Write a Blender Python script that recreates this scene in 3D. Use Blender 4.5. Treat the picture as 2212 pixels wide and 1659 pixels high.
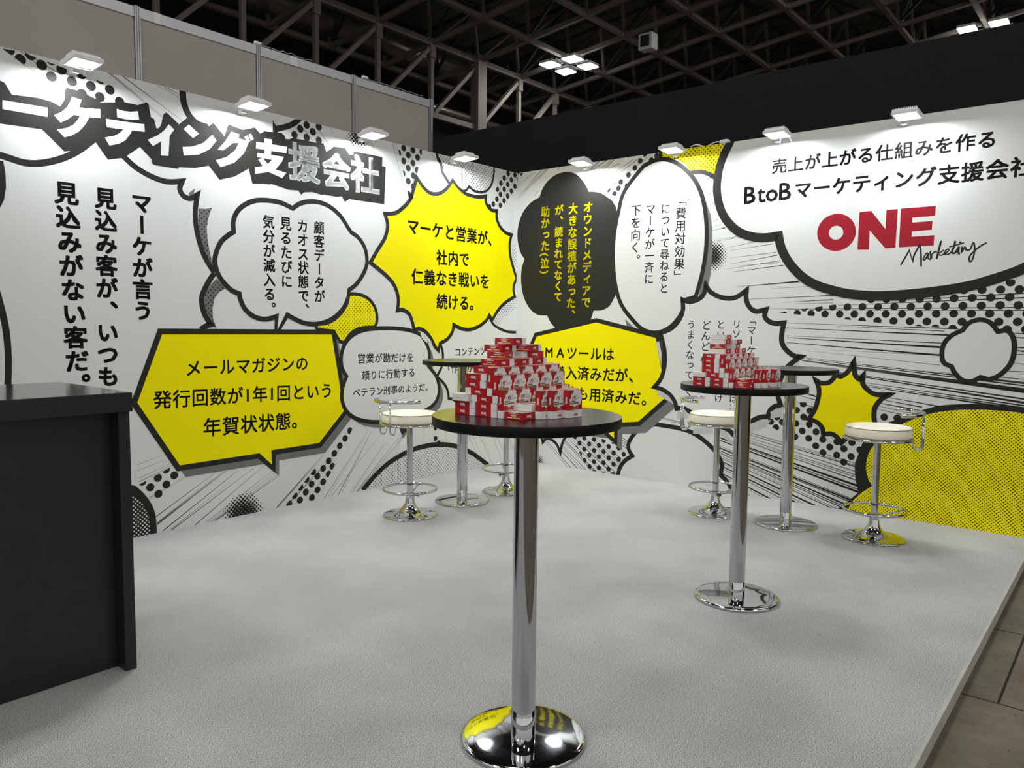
import bpy, bmesh, math, random
from math import sin, cos, pi, radians, sqrt
from mathutils import Vector, Matrix
for o in list(bpy.data.objects): bpy.data.objects.remove(o)
C = bpy.context.scene.collection
SC = bpy.context.scene

# ------------------------------------------------------------------ camera, world, exposure, hall light
cam = bpy.data.cameras.new('camera'); cam_ob = bpy.data.objects.new('camera', cam); C.objects.link(cam_ob)
CAM = Vector((4.6383, -5.7213, 1.3193)); YAW, PITCH, ROLL = radians(39.27484), radians(-4.63091), radians(.58183)
fw = Vector((-sin(YAW)*cos(PITCH), cos(YAW)*cos(PITCH), sin(PITCH)))
rt = Vector((cos(YAW), sin(YAW), 0)); up = rt.cross(fw)
rt, up = cos(ROLL)*rt+sin(ROLL)*up, -sin(ROLL)*rt+cos(ROLL)*up
cam_ob.matrix_world = Matrix(((rt.x, up.x, -fw.x, CAM.x), (rt.y, up.y, -fw.y, CAM.y), (rt.z, up.z, -fw.z, CAM.z), (0, 0, 0, 1)))
cam.sensor_width = 36; cam.lens = 1670.92/2212*36; cam.clip_start = .05; cam.clip_end = 300
SC.camera = cam_ob
SC.view_settings.view_transform = 'Standard'; SC.view_settings.look = 'None'
SC.view_settings.gamma = 1; SC.view_settings.exposure = 0.3; SC.view_settings.use_curve_mapping = False
w = bpy.data.worlds.new('hall'); SC.world = w; w.use_nodes = True
w.node_tree.nodes['Background'].inputs[0].default_value = (1.0, .97, .92, 1)
w.node_tree.nodes['Background'].inputs[1].default_value = .62
SC.cycles.max_bounces = 8; SC.cycles.diffuse_bounces = 4; SC.cycles.glossy_bounces = 4
SC.cycles.sample_clamp_indirect = 8

# ------------------------------------------------------------------ materials
def mat(name, col, rough=.6, metal=0, spec=.5, emit=None, coat=0):
    m = bpy.data.materials.new(name); m.use_nodes = True
    b = m.node_tree.nodes['Principled BSDF']
    b.inputs['Base Color'].default_value = (*col, 1); b.inputs['Roughness'].default_value = rough
    b.inputs['Metallic'].default_value = metal; b.inputs['Specular IOR Level'].default_value = spec
    b.inputs['Coat Weight'].default_value = coat; b.inputs['Coat Roughness'].default_value = .1
    if emit: b.inputs['Emission Color'].default_value = (*emit[0], 1); b.inputs['Emission Strength'].default_value = emit[1]
    return m
def noise_col(m, a, b, scale, detail=4, bump=0, stretch=(1, 1, 1), rough=None, dist=.002):
    """two colours mixed by noise in the object's own coordinates, with an optional bump"""
    n = m.node_tree; bs = n.nodes['Principled BSDF']
    tc = n.nodes.new('ShaderNodeTexCoord'); mp = n.nodes.new('ShaderNodeMapping'); mp.inputs['Scale'].default_value = stretch
    nz = n.nodes.new('ShaderNodeTexNoise'); nz.inputs['Scale'].default_value = scale; nz.inputs['Detail'].default_value = detail
    rp = n.nodes.new('ShaderNodeValToRGB'); rp.color_ramp.elements[0].position = .33; rp.color_ramp.elements[1].position = .67
    rp.color_ramp.elements[0].color = (*a, 1); rp.color_ramp.elements[1].color = (*b, 1)
    n.links.new(tc.outputs['Object'], mp.inputs[0]); n.links.new(mp.outputs[0], nz.inputs['Vector'])
    n.links.new(nz.outputs[0], rp.inputs[0]); n.links.new(rp.outputs[0], bs.inputs['Base Color'])
    if bump:
        bp = n.nodes.new('ShaderNodeBump'); bp.inputs['Strength'].default_value = bump; bp.inputs['Distance'].default_value = dist
        n.links.new(nz.outputs[0], bp.inputs['Height']); n.links.new(bp.outputs[0], bs.inputs['Normal'])
    return rp
def dots(name, ground, dot, pitch, r, rough=.5):
    """a printed halftone screen: round dots on a square lattice turned by 45 degrees"""
    m = mat(name, ground, rough, spec=.12); n = m.node_tree; bs = n.nodes['Principled BSDF']
    tc = n.nodes.new('ShaderNodeTexCoord'); mp = n.nodes.new('ShaderNodeMapping')
    mp.inputs['Rotation'].default_value = (0, 0, pi/4); mp.inputs['Scale'].default_value = (1/pitch,)*3
    sp = n.nodes.new('ShaderNodeSeparateXYZ'); n.links.new(tc.outputs['Object'], mp.inputs[0]); n.links.new(mp.outputs[0], sp.inputs[0])
    def mt(op, *a):
        k = n.nodes.new('ShaderNodeMath'); k.operation = op
        for i, v in enumerate(a):
            if isinstance(v, (int, float)): k.inputs[i].default_value = v
            else: n.links.new(v, k.inputs[i])
        return k.outputs[0]
    fx = mt('SUBTRACT', mt('FRACT', sp.outputs[0]), .5); fy = mt('SUBTRACT', mt('FRACT', sp.outputs[1]), .5)
    d = mt('SQRT', mt('ADD', mt('MULTIPLY', fx, fx), mt('MULTIPLY', fy, fy)))
    mx = n.nodes.new('ShaderNodeMix'); mx.data_type = 'RGBA'
    mx.inputs[6].default_value = (*ground, 1); mx.inputs[7].default_value = (*dot, 1)
    n.links.new(mt('LESS_THAN', d, r/pitch), mx.inputs[0]); n.links.new(mx.outputs[2], bs.inputs['Base Color'])
    return m
WHITE = (.66, .672, .663); BLACK = (.017, .0165, .0145); YELLOW = (.86, .76, .0008)
M = {}
M['print_white'] = mat('print_white', WHITE, .55, spec=.3)
M['print_black'] = mat('print_black', BLACK, .6, spec=.2)
M['print_yellow'] = mat('print_yellow', YELLOW, .5, spec=.08)
M['print_grey'] = mat('print_grey', (.15, .152, .148), .5, spec=.3)
M['print_red'] = mat('print_red', (.30, .003, .015), .5, spec=.3)
M['yellow_dots'] = dots('yellow_dots', YELLOW, BLACK, .0162, .0041)
M['yellow_dots_mid'] = dots('yellow_dots_mid', YELLOW, BLACK, .0223, .0043)
M['yellow_dots_wide'] = dots('yellow_dots_wide', YELLOW, BLACK, .0252, .0054)
M['fine_dots'] = dots('fine_dots', WHITE, BLACK, .0237, .0047)
M['fine_dots_wide'] = dots('fine_dots_wide', WHITE, BLACK, .0253, .0052)
M['tiny_dots'] = dots('tiny_dots', WHITE, BLACK, .0078, .0022)
M['grey_dots'] = dots('grey_dots', (.15, .152, .148), BLACK, .0233, .0053)
M['white_dots'] = dots('white_dots', BLACK, WHITE, .0183, .0053)
M['chrome'] = mat('chrome', (.56, .57, .59), .05, 1)
M['table_black'] = mat('table_black', (.006, .006, .0065), .24, spec=.45)
noise_col(M['table_black'], (.005, .005, .005), (.008, .008, .009), 40)
M['edge_black'] = mat('edge_black', (.004, .004, .004), .5, spec=.2)
M['underside'] = mat('underside', (.10, .075, .05), .8); noise_col(M['underside'], (.09, .07, .045), (.13, .1, .07), 20)
M['counter_black'] = mat('counter_black', (.010, .010, .011), .42, spec=.45); noise_col(M['counter_black'], (.009, .009, .010), (.012, .012, .012), 15)
M['counter_top'] = mat('counter_top', (.012, .012, .014), .12, spec=.7); noise_col(M['counter_top'], (.011, .011, .012), (.014, .014, .016), 8)
M['leather'] = mat('leather', (.86, .82, .70), .42, spec=.4); noise_col(M['leather'], (.84, .80, .67), (.88, .85, .74), 60, 6, .15)
M['piping'] = mat('piping', (.30, .24, .16), .5)
M['carpet'] = mat('carpet', (.4, .4, .4), .95, spec=.1)
M['carpet_edge'] = mat('carpet_edge', (.40, .41, .36), .6); noise_col(M['carpet_edge'], (.38, .39, .35), (.44, .44, .40), 6)
M['concrete'] = mat('concrete', (.25, .22, .18), .85, spec=.25)
M['panel_grey'] = mat('panel_grey', (.46, .43, .40), .6); noise_col(M['panel_grey'], (.39, .36, .335), (.42, .39, .36), 1.3)
M['aluminium'] = mat('aluminium', (.50, .51, .53), .35, .8)
M['dark_metal'] = mat('dark_metal', (.05, .05, .055), .5, .5)
M['rear_black'] = mat('rear_black', (.012, .012, .013), .8, spec=.15); noise_col(M['rear_black'], (.011, .011, .012), (.013, .013, .014), 2)
M['steel'] = mat('steel', (.14, .13, .115), .6, spec=.2); noise_col(M['steel'], (.135, .125, .108), (.18, .166, .146), .8)
M['steel_unlit'] = mat('steel_unlit', (.022, .02, .018), .7)  # same steel where no light reaches, the shade put into the colour
M['roof'] = mat('roof', (.14, .125, .105), .85); M['hall_wall'] = mat('hall_wall', (.06, .055, .05), .9)
noise_col(M['hall_wall'], (.022, .02, .018), (.035, .032, .028), .4)
M['duct'] = mat('duct', (.50, .46, .38), .32, .8); noise_col(M['duct'], (.20, .185, .16), (.28, .26, .22), 3, 3, .2, (1, .2, 1), dist=.02)
M['lamp_white'] = mat('lamp_white', (.75, .76, .77), .45)
M['lamp_grey'] = mat('lamp_grey', (.25, .26, .27), .5)
M['lens'] = mat('lens', (1, 1, 1), .4, emit=((.93, .985, 1.0), 215))
M['hall_lens'] = mat('hall_lens', (1, 1, 1), .4, emit=((1, .97, .92), 60))
M['box_red'] = mat('box_red', (.44, .006, .014), .42, spec=.45); noise_col(M['box_red'], (.42, .006, .013), (.46, .007, .016), 25)
M['box_white'] = mat('box_white', (.78, .78, .77), .5); noise_col(M['box_white'], (.76, .76, .75), (.80, .80, .79), 25)
M['box_slit'] = mat('box_slit', (.35, .35, .35), .6)
M['box_yellow'] = mat('box_yellow', (.72, .52, .03), .5)
M['box_gold'] = mat('box_gold', (.30, .26, .03), .5)
M['box_grey'] = mat('box_grey', (.16, .15, .14), .5)
M['box_pink'] = mat('box_pink', (.70, .38, .36), .5)
M['cable'] = mat('cable', (.6, .6, .6), .5)

def carpet_nodes():
    n = M['carpet'].node_tree; bs = n.nodes['Principled BSDF']
    tc = n.nodes.new('ShaderNodeTexCoord'); mp = n.nodes.new('ShaderNodeMapping')
    mp.inputs['Rotation'].default_value = (0, 0, radians(62)); mp.inputs['Scale'].default_value = (1, 1.7, 1)
    a = n.nodes.new('ShaderNodeTexNoise'); a.inputs['Scale'].default_value = 250; a.inputs['Detail'].default_value = 2; a.inputs['Roughness'].default_value = .6
    b = n.nodes.new('ShaderNodeTexNoise'); b.inputs['Scale'].default_value = 2.2; b.inputs['Detail'].default_value = 3
    n.links.new(tc.outputs['Object'], mp.inputs[0]); n.links.new(mp.outputs[0], a.inputs['Vector']); n.links.new(tc.outputs['Object'], b.inputs['Vector'])
    r = n.nodes.new('ShaderNodeValToRGB'); r.color_ramp.elements[0].position = .38; r.color_ramp.elements[1].position = .58
    r.color_ramp.elements[0].color = (.13, .132, .13, 1); r.color_ramp.elements[1].color = (.62, .625, .62, 1)
    r2 = n.nodes.new('ShaderNodeValToRGB'); r2.color_ramp.elements[0].position = .35; r2.color_ramp.elements[1].position = .65
    r2.color_ramp.elements[0].color = (.86, .86, .86, 1); r2.color_ramp.elements[1].color = (1, 1, 1, 1)
    mx = n.nodes.new('ShaderNodeMix'); mx.data_type = 'RGBA'; mx.blend_type = 'MULTIPLY'; mx.inputs[0].default_value = 1
    n.links.new(a.outputs[0], r.inputs[0]); n.links.new(b.outputs[0], r2.inputs[0])
    n.links.new(r.outputs[0], mx.inputs[6]); n.links.new(r2.outputs[0], mx.inputs[7]); n.links.new(mx.outputs[2], bs.inputs['Base Color'])
carpet_nodes()
def concrete_nodes():
    n = M['concrete'].node_tree; bs = n.nodes['Principled BSDF']
    tc = n.nodes.new('ShaderNodeTexCoord'); mp = n.nodes.new('ShaderNodeMapping'); mp.inputs['Location'].default_value = (-.297, .05, 0)
    br = n.nodes.new('ShaderNodeTexBrick'); br.inputs['Scale'].default_value = 1; br.inputs['Mortar Size'].default_value = .005
    br.inputs['Brick Width'].default_value = 1.0; br.inputs['Row Height'].default_value = .81; br.offset = .5
    br.inputs['Color1'].default_value = (1, 1, 1, 1); br.inputs['Color2'].default_value = (.86, .86, .86, 1); br.inputs['Mortar'].default_value = (.12, .11, .1, 1)
    nz = n.nodes.new('ShaderNodeTexNoise'); nz.inputs['Scale'].default_value = 4; nz.inputs['Detail'].default_value = 8; nz.inputs['Roughness'].default_value = .65
    r = n.nodes.new('ShaderNodeValToRGB'); r.color_ramp.elements[0].position = .3; r.color_ramp.elements[1].position = .7
    r.color_ramp.elements[0].color = (.095, .081, .06, 1); r.color_ramp.elements[1].color = (.19, .168, .132, 1)
    vo = n.nodes.new('ShaderNodeTexVoronoi'); vo.inputs['Scale'].default_value = 26
    r3 = n.nodes.new('ShaderNodeValToRGB'); r3.color_ramp.elements[0].position = .06; r3.color_ramp.elements[1].position = .12
    r3.color_ramp.elements[0].color = (.35, .33, .3, 1)
    mx = n.nodes.new('ShaderNodeMix'); mx.data_type = 'RGBA'; mx.blend_type = 'MULTIPLY'; mx.inputs[0].default_value = 1
    m2 = n.nodes.new('ShaderNodeMix'); m2.data_type = 'RGBA'; m2.blend_type = 'MULTIPLY'; m2.inputs[0].default_value = 1
    for t in (mp.inputs[0], nz.inputs['Vector'], vo.inputs['Vector']): n.links.new(tc.outputs['Object'], t)
    n.links.new(mp.outputs[0], br.inputs[0]); n.links.new(nz.outputs[0], r.inputs[0]); n.links.new(vo.outputs[0], r3.inputs[0])
    n.links.new(r.outputs[0], mx.inputs[6]); n.links.new(br.outputs[0], mx.inputs[7])
    n.links.new(mx.outputs[2], m2.inputs[6]); n.links.new(r3.outputs[0], m2.inputs[7]); n.links.new(m2.outputs[2], bs.inputs['Base Color'])
concrete_nodes()
def roof_nodes():
    n = M['roof'].node_tree; bs = n.nodes['Principled BSDF']
    tc = n.nodes.new('ShaderNodeTexCoord'); br = n.nodes.new('ShaderNodeTexBrick'); br.offset = 0
    br.inputs['Scale'].default_value = 1; br.inputs['Mortar Size'].default_value = .03; br.inputs['Brick Width'].default_value = 3.2; br.inputs['Row Height'].default_value = .95
    br.inputs['Color1'].default_value = (.115, .102, .084, 1); br.inputs['Color2'].default_value = (.092, .082, .068, 1); br.inputs['Mortar'].default_value = (.02, .018, .016, 1)
    n.links.new(tc.outputs['Object'], br.inputs[0]); n.links.new(br.outputs[0], bs.inputs['Base Color'])
roof_nodes()

# ------------------------------------------------------------------ helpers
def obj(name, bm, mats, parent=None, smooth=False, angle=None):
    me = bpy.data.meshes.new(name); bm.to_mesh(me); bm.free()
    for m in (mats if isinstance(mats, (list, tuple)) else [mats]): me.materials.append(M[m] if isinstance(m, str) else m)
    if smooth:
        for p in me.polygons: p.use_smooth = True
        if angle: me.set_sharp_from_angle(angle=radians(angle))
    o = bpy.data.objects.new(name, me); C.objects.link(o)
    if parent: o.parent = parent
    return o
def tag(o, label=None, cat=None, group=None, kind=None):
    if label: o['label'] = label
    if cat: o['category'] = cat
    if group: o['group'] = group
    if kind: o['kind'] = kind
    return o
def thing(name, label, cat, loc=(0, 0, 0), rotz=0, group=None):
    o = bpy.data.objects.new(name, None); C.objects.link(o); o.location = loc; o.rotation_euler = (0, 0, rotz)
    o.empty_display_size = .1
    return tag(o, label, cat, group)
def kids(o): return [c for c in C.objects if c.parent == o]
def dup(root, label=None, mx=None, loc=None, rotz=None):
    """a copy of a thing with copies of its parts and sub-parts"""
    r = root.copy(); C.objects.link(r)
    if label: r['label'] = label
    if mx is not None: r.matrix_world = mx
    if loc is not None: r.location = loc
    if rotz is not None: r.rotation_euler = (0, 0, rotz)
    for ch in TREE[root.name]:
        c = ch.copy(); C.objects.link(c); c.parent = r
        for g in TREE.get(ch.name, []):
            d = g.copy(); C.objects.link(d); d.parent = c
    return r
TREE = {}
def remember(root):
    TREE[root.name] = kids(root)
    for c in TREE[root.name]: TREE[c.name] = kids(c)
def bx(bm, x0, x1, y0, y1, z0, z1, mi=0, bevel=0):
    vs = [bm.verts.new(p) for p in ((x0, y0, z0), (x1, y0, z0), (x1, y1, z0), (x0, y1, z0), (x0, y0, z1), (x1, y0, z1), (x1, y1, z1), (x0, y1, z1))]
    fs = [bm.faces.new([vs[i] for i in q]) for q in ((3, 2, 1, 0), (4, 5, 6, 7), (0, 1, 5, 4), (1, 2, 6, 5), (2, 3, 7, 6), (3, 0, 4, 7))]
    for f in fs: f.material_index = mi
    if bevel:
        es = list({e for f in fs for e in f.edges})
        bmesh.ops.bevel(bm, geom=es, offset=bevel, segments=2, affect='EDGES', profile=.5)
    return fs
def box_bm(*a, **k):
    bm = bmesh.new(); bx(bm, *a, **k); return bm
def lathe(bm, prof, n=48, mi=0, cx=0, cy=0):
    """prof: (radius, z) pairs turned about the vertical through (cx, cy)"""
    rings = []
    for r, z in prof:
        rings.append([bm.verts.new((cx+r*cos(2*pi*k/n), cy+r*sin(2*pi*k/n), z)) for k in range(n)] if r > 1e-6 else [bm.verts.new((cx, cy, z))])
    for a, b in zip(rings, rings[1:]):
        for k in range(n):
            q = [a[k % len(a)], a[(k+1) % len(a)], b[(k+1) % len(b)], b[k % len(b)]]
            u = []
            for v in q:
                if v not in u: u.append(v)
            if len(u) > 2:
                f = bm.faces.new(u); f.material_index = mi
    return rings
def tube(bm, path, r, n=10, closed=False, caps=True):
    path = [Vector(p) for p in path]; m = len(path); rings = []; nrm = None
    for i, p in enumerate(path):
        a = path[(i-1) % m] if (closed or i) else p; b = path[(i+1) % m] if (closed or i < m-1) else p
        t = (b-a).normalized()
        if nrm is None:
            nrm = t.orthogonal().normalized()
        nrm = (nrm-t*nrm.dot(t)).normalized(); bn = t.cross(nrm)
        rings.append([bm.verts.new(p+r*(cos(2*pi*k/n)*nrm+sin(2*pi*k/n)*bn)) for k in range(n)])
    for i in range(m if closed else m-1):
        a, b = rings[i], rings[(i+1) % m]
        for k in range(n): bm.faces.new((a[k], a[(k+1) % n], b[(k+1) % n], b[k]))
    if caps and not closed: bm.faces.new(rings[0][::-1]); bm.faces.new(rings[-1])
def beam(bm, a, b, wd, ht=None, upv=Vector((0, 0, 1))):
    a, b = Vector(a), Vector(b); ht = ht or wd; t = (b-a).normalized()
    s = t.cross(upv)
    if s.length < 1e-3: s = t.cross(Vector((1, 0, 0)))
    s.normalize(); u = s.cross(t)
    vs = [bm.verts.new(p+s*x*wd/2+u*y*ht/2) for p in (a, b) for x, y in ((-1, -1), (1, -1), (1, 1), (-1, 1))]
    for q in ((0, 1, 2, 3), (7, 6, 5, 4), (0, 4, 5, 1), (1, 5, 6, 2), (2, 6, 7, 3), (3, 7, 4, 0)): bm.faces.new([vs[i] for i in q])

# ------------------------------------------------------------------ flat print: paths, ribbons, lettering (all in a surface's own metres)
def sample(p, closed, n=6):
    """Catmull-Rom through the points; a point whose third value is 1 is a sharp corner"""
    P = [(q[0], q[1]) for q in p]; k = [len(q) > 2 and q[2] == 1 for q in p]
    if not closed: k[0] = k[-1] = True
    N = len(P); out = []; flags = []
    for i in range(N if closed else N-1):
        a, b = P[i], P[(i+1) % N]
        pa = a if k[i] else P[(i-1) % N]; nb = b if k[(i+1) % N] else P[(i+2) % N]
        out.append(a); flags.append(k[i])
        if k[i] and k[(i+1) % N]: continue
        if k[i]: pa = (2*a[0]-(.6*b[0]+.4*nb[0]), 2*a[1]-(.6*b[1]+.4*nb[1])) if False else (a[0]+.35*(a[0]-b[0]), a[1]+.35*(a[1]-b[1]))
        if k[(i+1) % N]: nb = (b[0]+.35*(b[0]-a[0]), b[1]+.35*(b[1]-a[1]))
        for j in range(1, n):
            t = j/n; t2 = t*t; t3 = t2*t
            out.append(tuple(.5*((2*a[d])+(-pa[d]+b[d])*t+(2*pa[d]-5*a[d]+4*b[d]-nb[d])*t2+(-pa[d]+3*a[d]-3*b[d]+nb[d])*t3) for d in (0, 1)))
            flags.append(False)
    if not closed: out.append(P[-1]); flags.append(True)
    return out
def clip(poly, c):
    """Sutherland-Hodgman against a convex polygon given counter-clockwise"""
    for (ax, ay), (bx_, by_) in zip(c, c[1:]+c[:1]):
        o = []
        ins = lambda q: (bx_-ax)*(q[1]-ay)-(by_-ay)*(q[0]-ax) >= -1e-9
        for p, q in zip(poly, poly[1:]+poly[:1]):
            ip, iq = ins(p), ins(q)
            if ip: o.append(p)
            if ip != iq:
                d1 = (bx_-ax)*(p[1]-ay)-(by_-ay)*(p[0]-ax); d2 = (bx_-ax)*(q[1]-ay)-(by_-ay)*(q[0]-ax)
                t = d1/(d1-d2); o.append((p[0]+t*(q[0]-p[0]), p[1]+t*(q[1]-p[1])))
        poly = o
        if len(poly) < 3: return []
    return poly
def area(p): return sum(a[0]*b[1]-b[0]*a[1] for a, b in zip(p, p[1:]+p[:1]))/2
def hull(p):
    p = sorted(set(map(tuple, p)))
    def half(q):
        h = []
        for c in q:
            while len(h) > 1 and (h[-1][0]-h[-2][0])*(c[1]-h[-2][1])-(h[-1][1]-h[-2][1])*(c[0]-h[-2][0]) <= 0: h.pop()
            h.append(c)
        return h
    a, b = half(p), half(p[::-1]); return a[:-1]+b[:-1]
def face2d(bm, poly, z):
    q = []
    for p in poly:
        if not q or (abs(p[0]-q[-1][0])+abs(p[1]-q[-1][1])) > 1e-5: q.append(p)
    while len(q) > 1 and abs(q[0][0]-q[-1][0])+abs(q[0][1]-q[-1][1]) < 1e-5: q.pop()
    if len(q) < 3: return
    if area(q) < 0: q = q[::-1]
    try: bm.faces.new([bm.verts.new((p[0], p[1], z)) for p in q])
    except ValueError: pass
def ribbon(path, wd, closed, lim=2.6):
    N = len(path); L = []; R = []
    for i in range(N):
        p = path[i]
        a = path[i-1] if (closed or i > 0) else None; b = path[(i+1) % N] if (closed or i < N-1) else None
        def unit(u, v):
            d = (v[0]-u[0], v[1]-u[1]); l = math.hypot(*d) or 1e-9; return (d[0]/l, d[1]/l)
        t1 = unit(a, p) if a else unit(p, b); t2 = unit(p, b) if b else t1
        n1 = (-t1[1], t1[0]); n2 = (-t2[1], t2[0]); m = (n1[0]+n2[0], n1[1]+n2[1]); l = math.hypot(*m)
        if l < 1e-3: m, k = n1, 1
        else:
            m = (m[0]/l, m[1]/l); k = min(lim, 1/max(.05, m[0]*n1[0]+m[1]*n1[1]))
        turn = t1[0]*t2[1]-t1[1]*t2[0]
        kl, kr = (min(k, 1.6), k) if turn > .4 else ((k, min(k, 1.6)) if turn < -.4 else (k, k))
        L.append((p[0]+m[0]*wd/2*kl, p[1]+m[1]*wd/2*kl)); R.append((p[0]-m[0]*wd/2*kr, p[1]-m[1]*wd/2*kr))
    return [[R[i], R[(i+1) % N], L[(i+1) % N], L[i]] for i in range(N if closed else N-1)]
GL = {}
def glyph(ch, wt, res=3):
    k = (ch, round(wt, 3))
    if k not in GL:
        cu = bpy.data.curves.new('glyph', 'FONT'); cu.body = ch; cu.offset = wt; cu.resolution_u = res
        ob = bpy.data.objects.new('glyph', cu); C.objects.link(ob)
        me = ob.evaluated_get(bpy.context.evaluated_depsgraph_get()).to_mesh()
        vs = [(v.co.x, v.co.y) for v in me.vertices]; fs = [tuple(p.vertices) for p in me.polygons]
        bpy.data.objects.remove(ob); bpy.data.curves.remove(cu)
        if ord(ch) < 256 and vs:
            xs = [v[0] for v in vs]; c = (min(xs)+max(xs))/2-.5; vs = [(x-c, y) for x, y in vs]
            vs = [(x, y+.02) for x, y in vs]
        GL[k] = (vs, fs)
    return GL[k]
ROT = set('ー「」()（）…'); CORNER = set('、。'); SMALL = set('っィァェゃゅょッ')
def put_glyph(bm, ch, wt, s, z, size, ang, off, vert=False, mi=0):
    vs, fs = glyph(ch, 0, 2); ca, sa = cos(ang), sin(ang)
    g_ = wt*.85                                                      # heavier weights: the letter printed again around itself
    sh = [(0, 0)] if wt < .004 else [(0, 0)]+[(a*g_, b*g_) for a in (-1, 0, 1) for b in (-1, 0, 1) if (a or b) and (wt > .02 or a*b)]
    for k, (ox, oy) in enumerate(sh):
        q = []
        for x, y in vs:
            x, y = x-.5+ox, y-.38+oy
            if vert:
                if ch in ROT: x, y = y, -x
                elif ch in CORNER: x, y = x+.62, y+.55
                elif ch in SMALL: x, y = x+.1, y+.08
            q.append(bm.verts.new((s+size*(x*ca-y*sa), z+size*(x*sa+y*ca), off)))
        for f in fs:
            try: g = bm.faces.new([q[i] for i in f]); g.material_index = mi
            except ValueError: pass
def adv(ch, vert):
    if vert: return .55 if ch in '()' else 1
    return .52 if ch.isdigit() else 1
def put_line(bm, ln, wt, off):
    st, i0, s0, z0, i1, s1, z1, vert, fac, size = ln
    if i0 == i1:
        put_glyph(bm, st[0], wt, s0, z0, size, radians(vert) if fac == 0 else 0, off, fac != 0 and bool(vert)); return
    pos = [0]
    for a, b in zip(st, st[1:]): pos.append(pos[-1]+(adv(a, vert)+adv(b, vert))/2)
    u = pos[i1]-pos[i0]; ds, dz = (s1-s0)/u, (z1-z0)/u; em = (size or math.hypot(ds, dz)*fac)
    ang = 0 if vert else math.atan2(dz, ds)
    for ch, p in zip(st, pos):
        put_glyph(bm, ch, wt, s0+ds*(p-pos[i0]), z0+dz*(p-pos[i0]), em, ang, off, bool(vert))
def print_art(wall, art, rect):
    keys = {}; STEP = .00003
    for n, op in enumerate(art):
        off = .0002+n*STEP; bm = bmesh.new(); kind, key, name, mt = op[:4]
        if kind == 'fill':
            pts, par, lab = op[4:]
            face2d(bm, clip(sample(pts, True), rect), off)
        elif kind == 'stroke':
            wd, closed, pts, par, lab = op[4:]
            for q in ribbon(sample(pts, closed), wd, closed):
                if area(q) < 0: q = q[::-1]
                face2d(bm, clip(q, rect), off)
        elif kind == 'discs':
            r, pts, cl, par, lab = op[4:]
            h = hull(cl) if cl else rect
            for s, z in pts:
                face2d(bm, clip(clip([(s+r*cos(2*pi*k/28), z+r*sin(2*pi*k/28)) for k in range(28)], h), rect), off)
        elif kind == 'lines':
            segs, par, lab = op[4:]
            for s0, z0, s1, z1, w0, w1 in segs:
                d = math.hypot(s1-s0, z1-z0) or 1e-6; nx, nz = -(z1-z0)/d/2, (s1-s0)/d/2
                q = [(s0-nx*w0, z0-nz*w0), (s1-nx*w1, z1-nz*w1), (s1+nx*w1, z1+nz*w1), (s0+nx*w0, z0+nz*w0)]
                if area(q) < 0: q = q[::-1]
                face2d(bm, clip(q, rect), off)
        elif kind == 'halo':
            (cs, cz), R, p, k, lab = op[4:]; par = None
            m = int(R/p)+2
            for i in range(-m, m+1):
                for j in range(-m, m+1):
                    s, z = cs+(i-j)*p*.7071, cz+(i+j)*p*.7071; d = math.hypot(s-cs, z-cz)/R
                    if d > 1: continue
                    r = p*min(.62, .66*k*(1-d)**.6)
                    if r > .001: face2d(bm, clip([(s+r*cos(2*pi*q/14), z+r*sin(2*pi*q/14)) for q in range(14)], rect), off)
        elif kind == 'text':
            wt, ls, par, lab = op[4:]
            for ln in ls: put_line(bm, ln, wt, off)
        o = obj(name, bm, mt, keys.get(par) or wall)
        if lab: o['label'] = lab
        if key: keys[key] = o

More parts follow.
